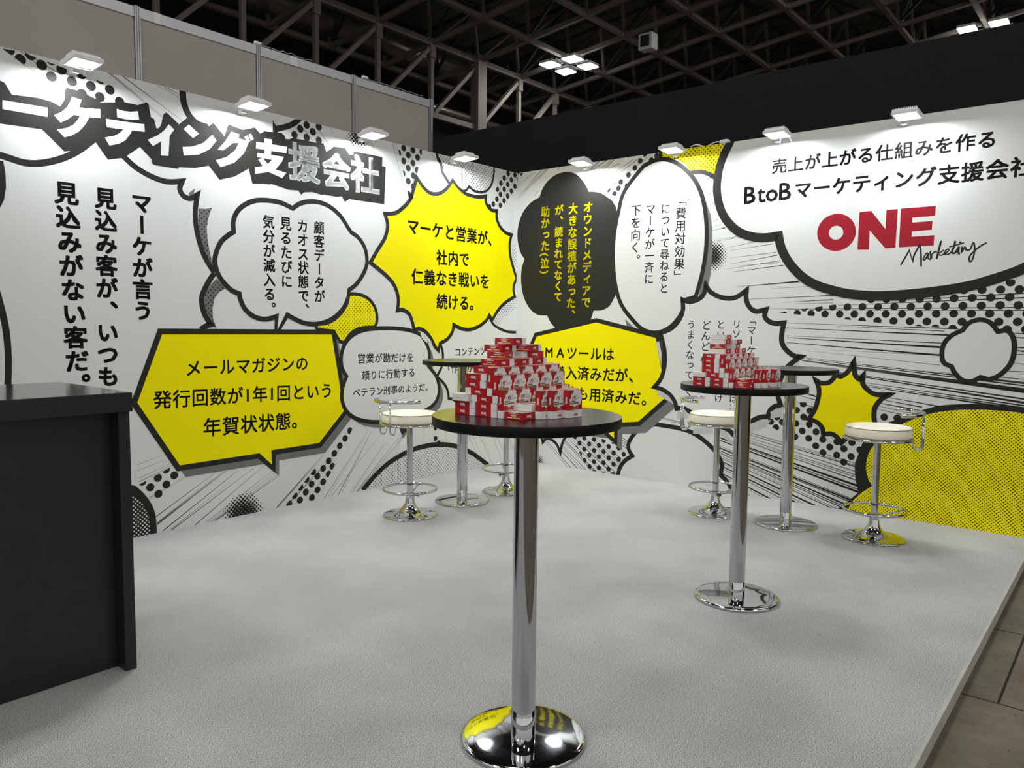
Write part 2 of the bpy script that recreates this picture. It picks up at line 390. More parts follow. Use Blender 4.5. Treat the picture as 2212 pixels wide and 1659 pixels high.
# ------------------------------------------------------------------ artwork of the two printed walls, in metres along the wall and up from the carpet
ART_LEFT = [
 ('lines','','speed_lines','print_black',[(-3.693,2.702,-3.382,2.513,0.004,0.0014),(-3.68,2.703,-3.373,2.517,0.0035,0.0012),(-3.611,2.701,-3.261,2.521,0.005,0.0017),(-4.119,2.702,-3.551,2.465,0.004,0.0014),(-3.415,2.696,-3.272,2.656,0.002,0.0007),(-3.368,2.698,-3.272,2.649,0.003,0.001),(-3.344,2.695,-3.272,2.672,0.004,0.0014),(-4.228,2.657,-4.013,2.543,0.004,0.0014),(-4.229,2.645,-4.028,2.54,0.003,0.001),(-4.199,2.668,-3.989,2.582,0.002,0.0007),(-4.232,2.555,-3.923,2.456,0.002,0.0007),(-4.134,2.698,-3.918,2.578,0.003,0.001),(-2.379,2.647,-2.289,2.563,0.004,0.0014),(-2.241,2.656,-2.125,2.536,0.004,0.0014),(-2.149,2.698,-2.094,2.625,0.003,0.001),(-1.764,2.661,-1.719,2.575,0.004,0.0014),(-1.837,2.66,-1.789,2.582,0.003,0.001),(-1.553,2.696,-1.443,2.42,0.004,0.0014),(-1.538,2.699,-1.461,2.541,0.003,0.001),(-1.514,2.7,-1.483,2.622,0.003,0.001),(-1.371,2.699,-1.311,2.512,0.004,0.0014),(-1.246,2.675,-1.265,2.572,0.002,0.0007),(-0.0909,2.693,-0.251,2.527,0.004,0.0014),(0.0021,2.669,-0.307,2.362,0.004,0.0014),(-0.0026,2.576,-0.189,2.391,0.003,0.001),(-0.311,2.689,-0.34,2.626,0.003,0.001),(-1.113,2.693,-1.115,2.632,0.003,0.001),(-3.593,0.438,-3.415,0.484,0.002,0.0007),(-3.591,0.403,-3.384,0.452,0.002,0.0007),(-3.585,0.334,-3.345,0.415,0.003,0.001),(-3.584,0.356,-3.361,0.425,0.002,0.0007),(-3.531,0.224,-3.298,0.321,0.003,0.001),(-3.524,0.215,-3.273,0.325,0.002,0.0007),(-3.492,0.1,-3.085,0.322,0.005,0.0017),(-3.483,0.0515,-3.014,0.32,0.007,0.0024),(-3.481,0.0606,-3.045,0.312,0.005,0.0017),(-3.469,0.0724,-3.121,0.278,0.002,0.0007),(-3.448,0.0048,-2.932,0.308,0.006,0.0021),(-3.388,0.0005,-2.814,0.308,0.005,0.0017),(-3.404,-0.0002,-2.988,0.24,0.003,0.001),(-3.239,-0.0014,-2.722,0.322,0.005,0.0017),(-3.171,0.0014,-2.664,0.269,0.002,0.0007),(-3.162,-0.0044,-2.623,0.29,0.002,0.0007),(-3.136,-0.0013,-2.499,0.327,0.002,0.0007),(-3.101,0.0001,-2.614,0.227,0.006,0.0021),(-3.119,-0.0006,-2.583,0.258,0.003,0.001),(-2.643,-0.0002,-2.233,0.329,0.006,0.0021),(-2.628,0.0014,-2.284,0.289,0.003,0.001),(-2.612,0.0165,-2.216,0.327,0.003,0.001),(-2.556,0.0019,-2.054,0.373,0.006,0.0021),(-2.376,0.0064,-2.114,0.285,0.003,0.001),(-2.231,0,-1.81,0.463,0.004,0.0014),(-2.197,0.0036,-1.835,0.426,0.002,0.0007),(-2.174,-0.0003,-1.669,0.428,0.003,0.001),(-2.105,0.0021,-1.766,0.463,0.005,0.0017),(-2.069,0.0106,-1.81,0.413,0.002,0.0007),(-1.998,-0.0014,-1.604,0.37,0.002,0.0007),(-1.937,-0.0067,-1.496,0.369,0.005,0.0017),(-1.919,-0.0048,-1.442,0.373,0.005,0.0017),(-1.974,-0.0054,-1.643,0.345,0.003,0.001),(-0.649,0.295,-0.529,0.0742,0.003,0.001),(-0.62,0.306,-0.479,0.0947,0.003,0.001),(-0.512,0.287,-0.314,-0.0163,0.004,0.0014),(-0.328,0.267,-0.198,0.0235,0.004,0.0014),(-0.276,0.262,-0.122,0.0276,0.004,0.0014),(-0.471,0.276,-0.367,0.101,0.002,0.0007),(-1.092,0.419,-1.088,0.28,0.002,0.0007),(-0.95,0.417,-0.94,0.263,0.003,0.001),(-1.196,0.442,-1.23,0.284,0.002,0.0007),(-1.46,0.396,-1.524,0.223,0.003,0.001),(-1.484,0.398,-1.54,0.237,0.002,0.0007),(-0.115,0.237,-0.0014,0.0402,0.004,0.0014),(-0.0817,0.22,-0.0135,0.0987,0.003,0.001)],None,None),
 ('discs','','halftone_dots','print_black',0.0268,[(-4.186,2.693),(-4.135,2.658),(-4.086,2.693),(-4.035,2.655),(-3.985,2.693),(-3.936,2.656),(-3.988,2.606),(-3.886,2.606),(-3.836,2.656),(-3.781,2.695),(-3.787,2.604),(-3.735,2.655),(-3.74,2.555),(-3.685,2.607),(-3.632,2.553),(-3.835,2.551)],[(-4.255,2.688),(-4.134,2.698),(-3.555,2.615),(-3.549,2.527),(-3.954,2.441),(-4.011,2.584),(-4.228,2.665)],None,None),
 ('discs','','halftone_dots','print_black',0.0262,[(-2.404,2.639),(-2.299,2.639),(-2.351,2.675),(-2.248,2.684),(-2.452,2.589),(-2.352,2.589),(-2.249,2.588)],[(-2.54,2.582),(-2.368,2.706),(-2.101,2.725),(-2.177,2.498),(-2.461,2.484)],None,None),
 ('discs','','halftone_dots','print_black',0.0262,[(-1.434,2.679),(-1.334,2.68),(-1.487,2.631),(-1.385,2.632),(-1.284,2.63),(-1.434,2.578),(-1.334,2.578),(-1.385,2.53),(-1.288,2.529),(-1.443,2.479),(-1.33,2.479),(-1.385,2.428),(-1.33,2.393),(-1.385,2.326),(-1.237,2.683)],[(-1.509,2.713),(-1.232,2.724),(-1.237,2.663),(-1.274,2.544),(-1.357,2.28),(-1.38,2.297)],None,None),
 ('discs','','halftone_dots','print_black',0.0252,[(-0.139,2.678),(-0.0378,2.678),(-0.193,2.627),(-0.0898,2.626),(0.0149,2.646),(-0.239,2.575),(-0.141,2.576),(-0.0373,2.575),(-0.288,2.514),(-0.191,2.526),(-0.0882,2.524),(0.0043,2.538),(-0.244,2.473),(-0.142,2.473),(-0.293,2.424),(-0.192,2.423),(-0.342,2.374),(-0.243,2.373),(-0.394,2.343),(-0.0446,2.49)],[(-0.17,2.719),(0.0261,2.726),(0.0283,2.596),(-0.26,2.33),(-0.411,2.313),(-0.411,2.357),(-0.263,2.562)],None,None),
 ('discs','','halftone_dots','print_black',0.0252,[(-3.47,0.341),(-3.367,0.341),(-3.518,0.29),(-3.418,0.292),(-3.469,0.241),(-3.418,0.386),(-3.566,0.332)],[(-3.612,0.307),(-3.385,0.397),(-3.313,0.363),(-3.454,0.188),(-3.554,0.221)],None,None),
 ('discs','','halftone_dots','print_black',0.0258,[(-1.988,0.479),(-2.035,0.425),(-2.085,0.375),(-2.136,0.324),(-2.188,0.274),(-2.239,0.225),(-2.29,0.174),(-2.342,0.124),(-2.393,0.0731),(-2.444,0.023),(-2.535,0.0117),(-2.155,0.229),(-2.189,0.175),(-2.24,0.124),(-2.29,0.0728),(-2.34,0.0235),(-2.489,0.0646),(-2.439,0.116),(-2.386,0.165),(-2.327,0.212)],[(-2.011,0.512),(-1.963,0.507),(-1.97,0.479),(-2.126,0.244),(-2.321,-0.0311),(-2.608,-0.0336),(-2.471,0.0779),(-2.262,0.263)],None,None),
 ('discs','','halftone_dots','print_black',0.0225,[(-1.074,0.409),(-1.073,0.317),(-1.035,0.275)],[(-1.15,0.442),(-0.99,0.426),(-0.989,0.27),(-1.15,0.289)],None,None),
 ('halo','','halftone_burst','print_black',(-2.896,-0.0055),0.165,0.0205,1.25,None),
 ('halo','','halftone_burst','print_black',(-1.889,2.687),0.115,0.0215,1,None),
 ('stroke','','bubble_outline','print_black',0.042,0,[(-3.253,2.709),(-3.248,2.638),(-3.22,2.569),(-3.165,2.524),(-3.093,2.514)],None,None),
 ('fill','','bubble_outline','print_black',[(-2.623,2.657,1),(-2.6,2.621,1),(-2.557,2.635,1),(-2.494,2.663,1),(-2.449,2.696,1),(-2.385,2.704,1),(-2.431,2.659,1),(-2.495,2.62,1),(-2.57,2.59,1),(-2.625,2.559,1)],None,None),
 ('fill','big','speech_bubble','print_white',[(-4.46,2.394,1),(-4.451,2.613,1),(-4.227,2.696,1),(-3.936,2.528,1),(-3.62,2.248,1),(-3.558,2.2),(-3.468,2.16),(-3.373,2.141),(-3.27,2.156,1),(-3.286,2.111),(-3.267,2.071),(-3.222,2.058),(-3.165,2.099,1),(-3.184,2.029),(-3.192,1.951),(-3.178,1.844),(-3.137,1.714),(-3.07,1.612,1),(-3.116,1.542),(-3.156,1.461),(-3.157,1.398),(-3.138,1.335),(-3.1,1.279,1),(-3.156,1.255,1),(-3.595,0.838,1),(-4.298,0.888,1)],None,'large white bubble on the left wall with tall vertical lettering'),
 ('fill','','halftone_shade','grey_dots',[(-3.165,2.004,1),(-3.118,2.007,1),(-3.077,2.019,1),(-3.102,1.953,1),(-3.115,1.889,1),(-3.111,1.819,1),(-3.097,1.733,1),(-3.067,1.616,1),(-3.096,1.654,1),(-3.137,1.738,1),(-3.163,1.853,1),(-3.171,1.938,1)],'big',None),
 ('fill','','halftone_shade','grey_dots',[(-3.227,2.093,1),(-3.184,2.126,1),(-3.203,2.077,1),(-3.228,2.077,1)],'big',None),
 ('stroke','','bubble_outline','print_black',0.034,0,[(-3.62,2.248,1),(-3.55,2.195),(-3.458,2.156),(-3.364,2.14),(-3.27,2.156,1),(-3.286,2.111),(-3.267,2.071),(-3.222,2.058),(-3.173,2.086,1),(-3.181,2.045),(-3.19,1.951),(-3.176,1.836),(-3.137,1.714),(-3.07,1.608)],'big',None),
 ('fill','','halftone_shade','grey_dots',[(-3.055,1.573,1),(-2.99,1.514,1),(-3.039,1.489,1),(-3.071,1.448,1),(-3.087,1.384,1),(-3.085,1.32,1),(-3.06,1.25,1),(-3.096,1.279,1),(-3.137,1.343,1),(-3.144,1.406,1),(-3.134,1.478,1),(-3.095,1.535,1)],'big',None),
 ('stroke','','bubble_outline','print_black',0.036,0,[(-3.07,1.608),(-3.116,1.542),(-3.156,1.461),(-3.157,1.398),(-3.138,1.335),(-3.1,1.279,1),(-3.131,1.271),(-3.173,1.247)],'big',None),
 ('stroke','','bubble_outline','print_black',0.036,0,[(-4.261,2.152),(-4.198,2.139),(-4.133,2.128),(-4.058,2.138),(-3.964,2.174),(-3.866,2.236),(-3.746,2.348)],'big',None),
 ('fill','','bubble_outline','print_black',[(-4.27,2.119,1),(-4.234,2.121,1),(-4.226,2.059,1),(-4.226,1.987,1),(-4.238,1.921,1),(-4.281,1.828,1)],'big',None),
 ('stroke','','bubble_outline','print_black',0.033,0,[(-4.289,1.449),(-4.267,1.337),(-4.253,1.232),(-4.249,1.091),(-4.259,0.914)],'big',None),
 ('text','','lettering','print_black',0.04,[('マーケが言う',0,-3.523,1.993,5,-3.532,1.361,1,0.97,None),('見込み客が、いつも',0,-3.728,1.994,8,-3.743,0.978,1,0.97,None),('見込みがない客だ。',0,-3.934,1.997,8,-3.906,0.941,1,0.97,None)],'big',None),
 ('fill','head','headline_backing','print_black',[(-4.275,2.529,1),(-4.233,2.527,1),(-4.212,2.52,1),(-4.182,2.468,1),(-4.061,2.479,1),(-3.992,2.474,1),(-3.95,2.459,1),(-3.928,2.497,1),(-3.923,2.547,1),(-3.915,2.566,1),(-3.855,2.563,1),(-3.757,2.539,1),(-3.736,2.526,1),(-3.602,2.556,1),(-3.53,2.556,1),(-3.474,2.584,1),(-3.465,2.572,1),(-3.453,2.502,1),(-3.435,2.497,1),(-3.422,2.445,1),(-3.408,2.448,1),(-3.393,2.469,1),(-3.377,2.536,1),(-3.357,2.551,1),(-3.281,2.496,1),(-3.23,2.544,1),(-3.165,2.524,1),(-3.082,2.526,1),(-3.055,2.55,1),(-2.981,2.482,1),(-2.952,2.561,1),(-2.847,2.547,1),(-2.761,2.579,1),(-2.72,2.546,1),(-2.691,2.567,1),(-2.557,2.582,1),(-2.53,2.567,1),(-2.527,2.548,1),(-2.497,2.551,1),(-2.459,2.569,1),(-2.429,2.566,1),(-2.356,2.568,1),(-2.264,2.568,1),(-2.209,2.575,1),(-2.184,2.52,1),(-2.14,2.549,1),(-2.117,2.569,1),(-2.015,2.575,1),(-1.976,2.535,1),(-1.941,2.541,1),(-1.935,2.568,1),(-1.656,2.572,1),(-1.658,2.503,1),(-1.622,2.499,1),(-1.63,2.374,1),(-1.639,2.216,1),(-1.808,2.213,1),(-1.964,2.211,1),(-1.971,2.217,1),(-2.021,2.185,1),(-2.049,2.223,1),(-2.091,2.213,1),(-2.217,2.215,1),(-2.225,2.208,1),(-2.308,2.22,1),(-2.378,2.208,1),(-2.403,2.187,1),(-2.427,2.215,1),(-2.502,2.208,1),(-2.637,2.229,1),(-2.663,2.222,1),(-2.697,2.223,1),(-2.785,2.21,1),(-2.812,2.303,1),(-2.915,2.237,1),(-3.02,2.202,1),(-3.093,2.278,1),(-3.182,2.25,1),(-3.288,2.238,1),(-3.293,2.226,1),(-3.442,2.227,1),(-3.458,2.239,1),(-3.456,2.257,1),(-3.523,2.318,1),(-3.62,2.239,1),(-3.708,2.214,1),(-3.773,2.3,1),(-3.841,2.258,1),(-3.894,2.231,1),(-3.938,2.22,1),(-4.045,2.317,1),(-4.241,2.309,1),(-4.283,2.309,1)],None,'jagged black backing behind the white headline lettering'),
 ('fill','','headline_letter','print_white',[(-4.226,2.431,1),(-4.013,2.437,1),(-4.016,2.389,1),(-4.228,2.385,1)],'head',None),
 ('fill','','headline_letter','print_white',[(-3.889,2.523,1),(-3.839,2.517,1),(-3.854,2.474,1),(-3.821,2.475,1),(-3.741,2.488,1),(-3.743,2.439,1),(-3.801,2.432,1),(-3.824,2.387,1),(-3.858,2.343,1),(-3.898,2.313,1),(-3.934,2.297,1),(-3.97,2.331,1),(-3.922,2.349,1),(-3.886,2.373,1),(-3.861,2.406,1),(-3.851,2.428,1),(-3.882,2.428,1),(-3.911,2.4,1),(-3.951,2.372,1),(-3.983,2.405,1),(-3.945,2.429,1),(-3.915,2.462,1),(-3.897,2.497,1)],'head',None),
 ('fill','','headline_letter','print_white',[(-3.65,2.509,1),(-3.612,2.505,1),(-3.572,2.509,1),(-3.529,2.521,1),(-3.523,2.475,1),(-3.563,2.465,1),(-3.606,2.461,1),(-3.649,2.462,1)],'head',None),
 ('fill','','headline_letter','print_white',[(-3.711,2.441,1),(-3.606,2.446,1),(-3.494,2.454,1),(-3.492,2.41,1),(-3.566,2.405,1),(-3.58,2.378,1),(-3.606,2.341,1),(-3.642,2.315,1),(-3.697,2.295,1),(-3.721,2.335,1),(-3.669,2.354,1),(-3.637,2.376,1),(-3.616,2.401,1),(-3.668,2.397,1),(-3.708,2.396,1)],'head',None),
 ('fill','','headline_letter','print_white',[(-3.345,2.483,1),(-3.312,2.458,1),(-3.342,2.415,1),(-3.352,2.295,1),(-3.4,2.29,1),(-3.396,2.373,1),(-3.446,2.336,1),(-3.476,2.367,1),(-3.414,2.406,1),(-3.375,2.441,1)],'head',None),
 ('fill','','headline_letter','print_white',[(-3.218,2.507,1),(-3.154,2.464,1),(-3.193,2.429,1),(-3.254,2.473,1)],'head',None),
 ('fill','','headline_letter','print_white',[(-3.064,2.474,1),(-3.036,2.443,1),(-3.085,2.381,1),(-3.159,2.335,1),(-3.256,2.313,1),(-3.262,2.364,1),(-3.199,2.377,1),(-3.126,2.412,1)],'head',None),
 ('fill','','headline_letter','print_white',[(-2.931,2.519,1),(-2.874,2.512,1),(-2.882,2.486,1),(-2.806,2.48,1),(-2.844,2.398,1),(-2.913,2.327,1),(-3.011,2.281,1),(-3.044,2.32,1),(-2.968,2.352,1),(-2.906,2.407,1),(-2.879,2.457,1),(-2.922,2.449,1),(-2.989,2.391,1),(-3.029,2.388,1),(-2.977,2.449,1)],'head',None),
 ('fill','','headline_letter','print_white',[(-2.839,2.504,1),(-2.816,2.516,1),(-2.797,2.482,1),(-2.818,2.471,1)],'head',None),
 ('fill','','headline_letter','print_white',[(-2.808,2.523,1),(-2.79,2.533,1),(-2.77,2.502,1),(-2.791,2.488,1)],'head',None),
 ('fill','','headline_letter','print_white',[(-2.691,2.521,1),(-2.631,2.524,1),(-2.636,2.492,1),(-2.512,2.497,1),(-2.52,2.453,1),(-2.639,2.448,1),(-2.642,2.422,1),(-2.693,2.422,1),(-2.69,2.447,1),(-2.755,2.444,1),(-2.751,2.487,1),(-2.694,2.49,1)],'head',None),
 ('fill','','headline_letter','print_white',[(-2.746,2.417,1),(-2.541,2.425,1),(-2.557,2.389,1),(-2.608,2.329,1),(-2.522,2.32,1),(-2.556,2.28,1),(-2.662,2.305,1),(-2.764,2.277,1),(-2.765,2.318,1),(-2.707,2.337,1),(-2.739,2.377,1),(-2.703,2.389,1),(-2.667,2.356,1),(-2.634,2.39,1),(-2.747,2.389,1)],'head',None),
 ('text','','headline_letter','print_white',0.036,[('援',0,-2.373,2.41,0,0,0,0,0,0.267),('会',0,-2.095,2.399,0,0,0,0,0,0.261),('社',0,-1.825,2.409,0,0,0,0,0,0.284)],'head',None),
 ('fill','yb','dotted_blob','yellow_dots_mid',[(-1.982,1.508),(-1.874,1.507),(-1.788,1.471),(-1.732,1.405),(-1.716,1.323),(-1.739,1.264,1),(-1.876,1.255),(-1.972,1.217),(-2.038,1.147,1),(-2.079,1.157,1),(-2.13,1.232,1),(-2.28,1.246,1),(-2.296,1.282,1),(-2.169,1.301),(-2.065,1.366),(-2,1.452,1)],None,'yellow dotted blob beside the cloud bubble'),
 ('stroke','','bubble_outline','print_black',0.027,1,[(-1.982,1.508),(-1.874,1.507),(-1.788,1.471),(-1.732,1.405),(-1.716,1.323),(-1.739,1.264,1),(-1.876,1.255),(-1.972,1.217),(-2.038,1.147,1),(-2.079,1.157,1),(-2.13,1.232,1),(-2.28,1.246,1),(-2.296,1.282,1),(-2.169,1.301),(-2.065,1.366),(-2,1.452,1)],'yb',None),
 ('fill','','drop_shadow','print_grey',[(-3.388,1.174,1),(-2.092,1.165,1),(-1.981,0.567,1),(-2.221,0.338,1),(-2.611,0.334,1),(-2.615,0.226,1),(-2.728,0.325,1),(-3.294,0.319,1),(-3.557,0.749,1)],None,'grey printed drop shadow'),
 ('fill','cloud','speech_bubble','print_white',[(-2.475,2.085,1),(-2.408,2.128),(-2.302,2.154),(-2.182,2.142),(-2.07,2.083),(-1.989,1.995),(-1.966,1.97,1),(-1.895,1.934),(-1.835,1.864),(-1.815,1.78),(-1.823,1.723),(-1.861,1.654),(-1.922,1.585),(-1.988,1.541,1),(-2,1.48),(-2.053,1.394),(-2.157,1.319),(-2.28,1.286),(-2.388,1.292),(-2.471,1.321),(-2.53,1.349,1),(-2.621,1.216,1),(-2.615,1.337,1),(-2.702,1.317),(-2.788,1.333),(-2.857,1.384),(-2.888,1.445),(-2.895,1.482,1),(-2.959,1.508),(-3.029,1.578),(-3.062,1.656),(-3.06,1.72),(-3.024,1.802),(-2.974,1.851),(-2.929,1.881,1),(-2.928,1.956),(-2.885,2.033),(-2.792,2.093),(-2.688,2.114),(-2.571,2.112)],None,'white cloud bubble with four columns of lettering'),
 ('stroke','','bubble_outline','print_black',0.034,1,[(-2.475,2.085,1),(-2.408,2.128),(-2.302,2.154),(-2.182,2.142),(-2.07,2.083),(-1.989,1.995),(-1.966,1.97,1),(-1.895,1.934),(-1.835,1.864),(-1.815,1.78),(-1.823,1.723),(-1.861,1.654),(-1.922,1.585),(-1.988,1.541,1),(-2,1.48),(-2.053,1.394),(-2.157,1.319),(-2.28,1.286),(-2.388,1.292),(-2.471,1.321),(-2.53,1.349,1),(-2.621,1.216,1),(-2.615,1.337,1),(-2.702,1.317),(-2.788,1.333),(-2.857,1.384),(-2.888,1.445),(-2.895,1.482,1),(-2.959,1.508),(-3.029,1.578),(-3.062,1.656),(-3.06,1.72),(-3.024,1.802),(-2.974,1.851),(-2.929,1.881,1),(-2.928,1.956),(-2.885,2.033),(-2.792,2.093),(-2.688,2.114),(-2.571,2.112)],'cloud',None),
 ('text','','lettering','print_black',0.025,[('顧客データが',0,-2.255,1.975,5,-2.256,1.486,1,0.97,None),('カオス状態で、',0,-2.394,1.973,5,-2.393,1.486,1,0.97,None),('見るたびに',0,-2.533,1.976,4,-2.531,1.581,1,0.97,None),('気分が滅入る。',0,-2.668,1.973,5,-2.668,1.487,1,0.97,None)],'cloud',None),
 ('fill','hex','speech_bubble','print_yellow',[(-3.433,1.236,1),(-2.137,1.227,1),(-2.026,0.628,1),(-2.266,0.4,1),(-2.656,0.396,1),(-2.66,0.288,1),(-2.772,0.387,1),(-3.339,0.381,1),(-3.602,0.811,1)],None,'yellow hexagonal bubble with three lines of lettering'),
 ('stroke','','bubble_outline','print_black',0.036,1,[(-3.433,1.236,1),(-2.137,1.227,1),(-2.026,0.628,1),(-2.266,0.4,1),(-2.656,0.396,1),(-2.66,0.288,1),(-2.772,0.387,1),(-3.339,0.381,1),(-3.602,0.811,1)],'hex',None),
 ('text','','lettering','print_black',0.02,[('メールマガジンの',0,-3.225,1.005,7,-2.414,1.006,0,0.97,None),('発行回数が1年1回という',0,-3.429,0.82,11,-2.202,0.798,0,0.97,None),('年賀状状態。',0,-3.107,0.618,4,-2.576,0.606,0,0.97,None)],'hex',None),
 ('fill','cont','speech_bubble','print_white',[(-1.018,1.123,1),(-0.994,1.07),(-0.985,1.002),(-1.004,0.922),(-1.061,0.844,1),(-1.013,0.814),(-0.95,0.757),(-0.921,0.699),(-0.914,0.648,1),(-0.86,0.638),(-0.804,0.596),(-0.794,0.518),(-0.65,0.362,1),(-0.572,0.327),(-0.482,0.338,1),(0.0335,0.728,1),(0.0252,1.216,1),(-0.116,1.22),(-0.232,1.25),(-0.32,1.291),(-0.387,1.354,1)],None,'white bubble near the corner, mostly behind the tables'),
 ('stroke','','bubble_outline','print_black',0.026,0,[(-1.018,1.123,1),(-0.994,1.07),(-0.985,1.002),(-1.004,0.922),(-1.061,0.844,1),(-1.013,0.814),(-0.95,0.757),(-0.921,0.699),(-0.914,0.648,1),(-0.86,0.638),(-0.804,0.596),(-0.794,0.518),(-0.65,0.362,1),(-0.572,0.327),(-0.482,0.338,1)],'cont',None),
 ('stroke','','bubble_outline','print_black',0.026,0,[(-0.387,1.354,1),(-0.326,1.288),(-0.232,1.248),(-0.116,1.221),(0.0142,1.216)],'cont',None),
 ('text','','lettering','print_black',0.022,[('コンテンツ',0,-0.804,1.047,4,-0.475,1.049,0,0.97,None),('「作業が',0,-0.935,0.913,3,-0.642,0.904,0,0.97,None)],'cont',None),
 ('fill','','halftone_shade','fine_dots_wide',[(0.0043,1.543,1),(-0.131,1.505,1),(-0.214,1.456,1),(-0.281,1.398,1),(-0.321,1.348,1),(-0.326,1.315,1),(-0.253,1.268,1),(-0.181,1.349,1),(0.0059,1.447,1)],'cont',None),
 ('fill','','halftone_shade','fine_dots_wide',[(-0.0681,2.036,1),(0.0065,2.042,1),(0.01,1.831,1),(-0.0337,1.829,1),(-0.0726,1.927,1)],'cont',None),
 ('fill','burst','speech_bubble','print_yellow',[(-1.295,2.471,1),(-1.218,2.402),(-1.141,2.367),(-1.063,2.369),(-0.984,2.402),(-0.914,2.461),(-0.878,2.508,1),(-0.805,2.458),(-0.71,2.417),(-0.602,2.409),(-0.513,2.416),(-0.446,2.431,1),(-0.448,2.382),(-0.411,2.338),(-0.359,2.316),(-0.293,2.319,1),(-0.298,2.269),(-0.276,2.215),(-0.228,2.167),(-0.155,2.132),(-0.0781,2.123,1),(-0.105,2.056),(-0.104,1.971),(-0.0844,1.895),(-0.0459,1.812),(0.0005,1.725,1),(-0.0378,1.656),(-0.0419,1.604),(-0.0228,1.552,1),(-0.131,1.508),(-0.214,1.459),(-0.281,1.405),(-0.324,1.354),(-0.346,1.331,1),(-0.387,1.372,1),(-0.427,1.327),(-0.505,1.281),(-0.593,1.252),(-0.678,1.242),(-0.772,1.255),(-0.856,1.285,1),(-0.863,1.243),(-0.89,1.199),(-0.943,1.156),(-1.022,1.127,1),(-1.04,1.068,1),(-1.083,1.103),(-1.135,1.176),(-1.202,1.231),(-1.268,1.252,1),(-1.324,1.242,1),(-1.343,1.308),(-1.379,1.371),(-1.446,1.401),(-1.506,1.397,1),(-1.494,1.467),(-1.506,1.537),(-1.547,1.606),(-1.617,1.664),(-1.696,1.711),(-1.78,1.757,1),(-1.711,1.855),(-1.634,1.957),(-1.605,2.057),(-1.633,2.143,1),(-1.516,2.164),(-1.408,2.24),(-1.347,2.312),(-1.367,2.292),(-1.325,2.377)],None,'yellow spiky burst bubble near the corner'),
 ('stroke','','bubble_outline','print_black',0.033,1,[(-1.295,2.471,1),(-1.218,2.402),(-1.141,2.367),(-1.063,2.369),(-0.984,2.402),(-0.914,2.461),(-0.878,2.508,1),(-0.805,2.458),(-0.71,2.417),(-0.602,2.409),(-0.513,2.416),(-0.446,2.431,1),(-0.448,2.382),(-0.411,2.338),(-0.359,2.316),(-0.293,2.319,1),(-0.298,2.269),(-0.276,2.215),(-0.228,2.167),(-0.155,2.132),(-0.0781,2.123,1),(-0.105,2.056),(-0.104,1.971),(-0.0844,1.895),(-0.0459,1.812),(0.0005,1.725,1),(-0.0378,1.656),(-0.0419,1.604),(-0.0228,1.552,1),(-0.131,1.508),(-0.214,1.459),(-0.281,1.405),(-0.324,1.354),(-0.346,1.331,1),(-0.387,1.372,1),(-0.427,1.327),(-0.505,1.281),(-0.593,1.252),(-0.678,1.242),(-0.772,1.255),(-0.856,1.285,1),(-0.863,1.243),(-0.89,1.199),(-0.943,1.156),(-1.022,1.127,1),(-1.04,1.068,1),(-1.083,1.103),(-1.135,1.176),(-1.202,1.231),(-1.268,1.252,1),(-1.324,1.242,1),(-1.343,1.308),(-1.379,1.371),(-1.446,1.401),(-1.506,1.397,1),(-1.494,1.467),(-1.506,1.537),(-1.547,1.606),(-1.617,1.664),(-1.696,1.711),(-1.78,1.757,1),(-1.711,1.855),(-1.634,1.957),(-1.605,2.057),(-1.633,2.143,1),(-1.516,2.164),(-1.408,2.24),(-1.347,2.312),(-1.367,2.292),(-1.325,2.377)],'burst',None),
 ('text','','lettering','print_black',0.027,[('マーケと営業が、',0,-1.335,2.074,6,-0.487,2.062,0,0.97,None),('社内で',0,-1.002,1.849,2,-0.726,1.854,0,0.97,None),('仁義なき戦いを',0,-1.286,1.676,6,-0.452,1.674,0,0.97,None),('続ける。',0,-1,1.48,2,-0.723,1.475,0,0.97,None)],'burst',None),
 ('fill','','drop_shadow','print_grey',[(-1.968,0.844,1),(-2.007,0.904),(-2.017,0.988),(-1.987,1.079),(-1.913,1.149),(-1.805,1.189),(-1.66,1.204),(-1.498,1.204),(-1.354,1.193),(-1.255,1.171),(-1.194,1.145),(-1.135,1.079),(-1.106,1.021),(-1.099,0.957),(-1.116,0.896,1),(-1.075,0.858),(-1.032,0.817),(-1.008,0.781,1),(-0.986,0.718),(-0.986,0.65),(-1.019,0.584),(-1.083,0.54),(-1.151,0.518),(-1.33,0.455),(-1.477,0.455),(-1.618,0.467),(-1.754,0.481),(-1.886,0.519),(-1.97,0.582),(-2.012,0.67),(-2.006,0.762)],None,'grey printed drop shadow'),
 ('fill','','bubble_tail','print_grey',[(-1.476,0.439,1),(-1.379,0.429,1),(-1.404,0.396,1),(-1.447,0.358,1)],None,None),
 ('fill','','bubble_tail','print_black',[(-1.484,0.446,1),(-1.379,0.435,1),(-1.42,0.409,1),(-1.46,0.39,1)],None,None),
 ('fill','small','speech_bubble','print_white',[(-2.018,0.894,1),(-2.057,0.954),(-2.067,1.038),(-2.037,1.129),(-1.963,1.199),(-1.855,1.239),(-1.71,1.254),(-1.548,1.254),(-1.404,1.243),(-1.305,1.221),(-1.244,1.196),(-1.185,1.129),(-1.156,1.071),(-1.149,1.007),(-1.166,0.947,1),(-1.125,0.908),(-1.082,0.867),(-1.058,0.832,1),(-1.036,0.768),(-1.036,0.7),(-1.069,0.634),(-1.133,0.59),(-1.201,0.568),(-1.38,0.505),(-1.527,0.505),(-1.668,0.516),(-1.804,0.531),(-1.936,0.569),(-2.021,0.632),(-2.062,0.72),(-2.055,0.812)],None,'small white bubble behind the nearest stool'),
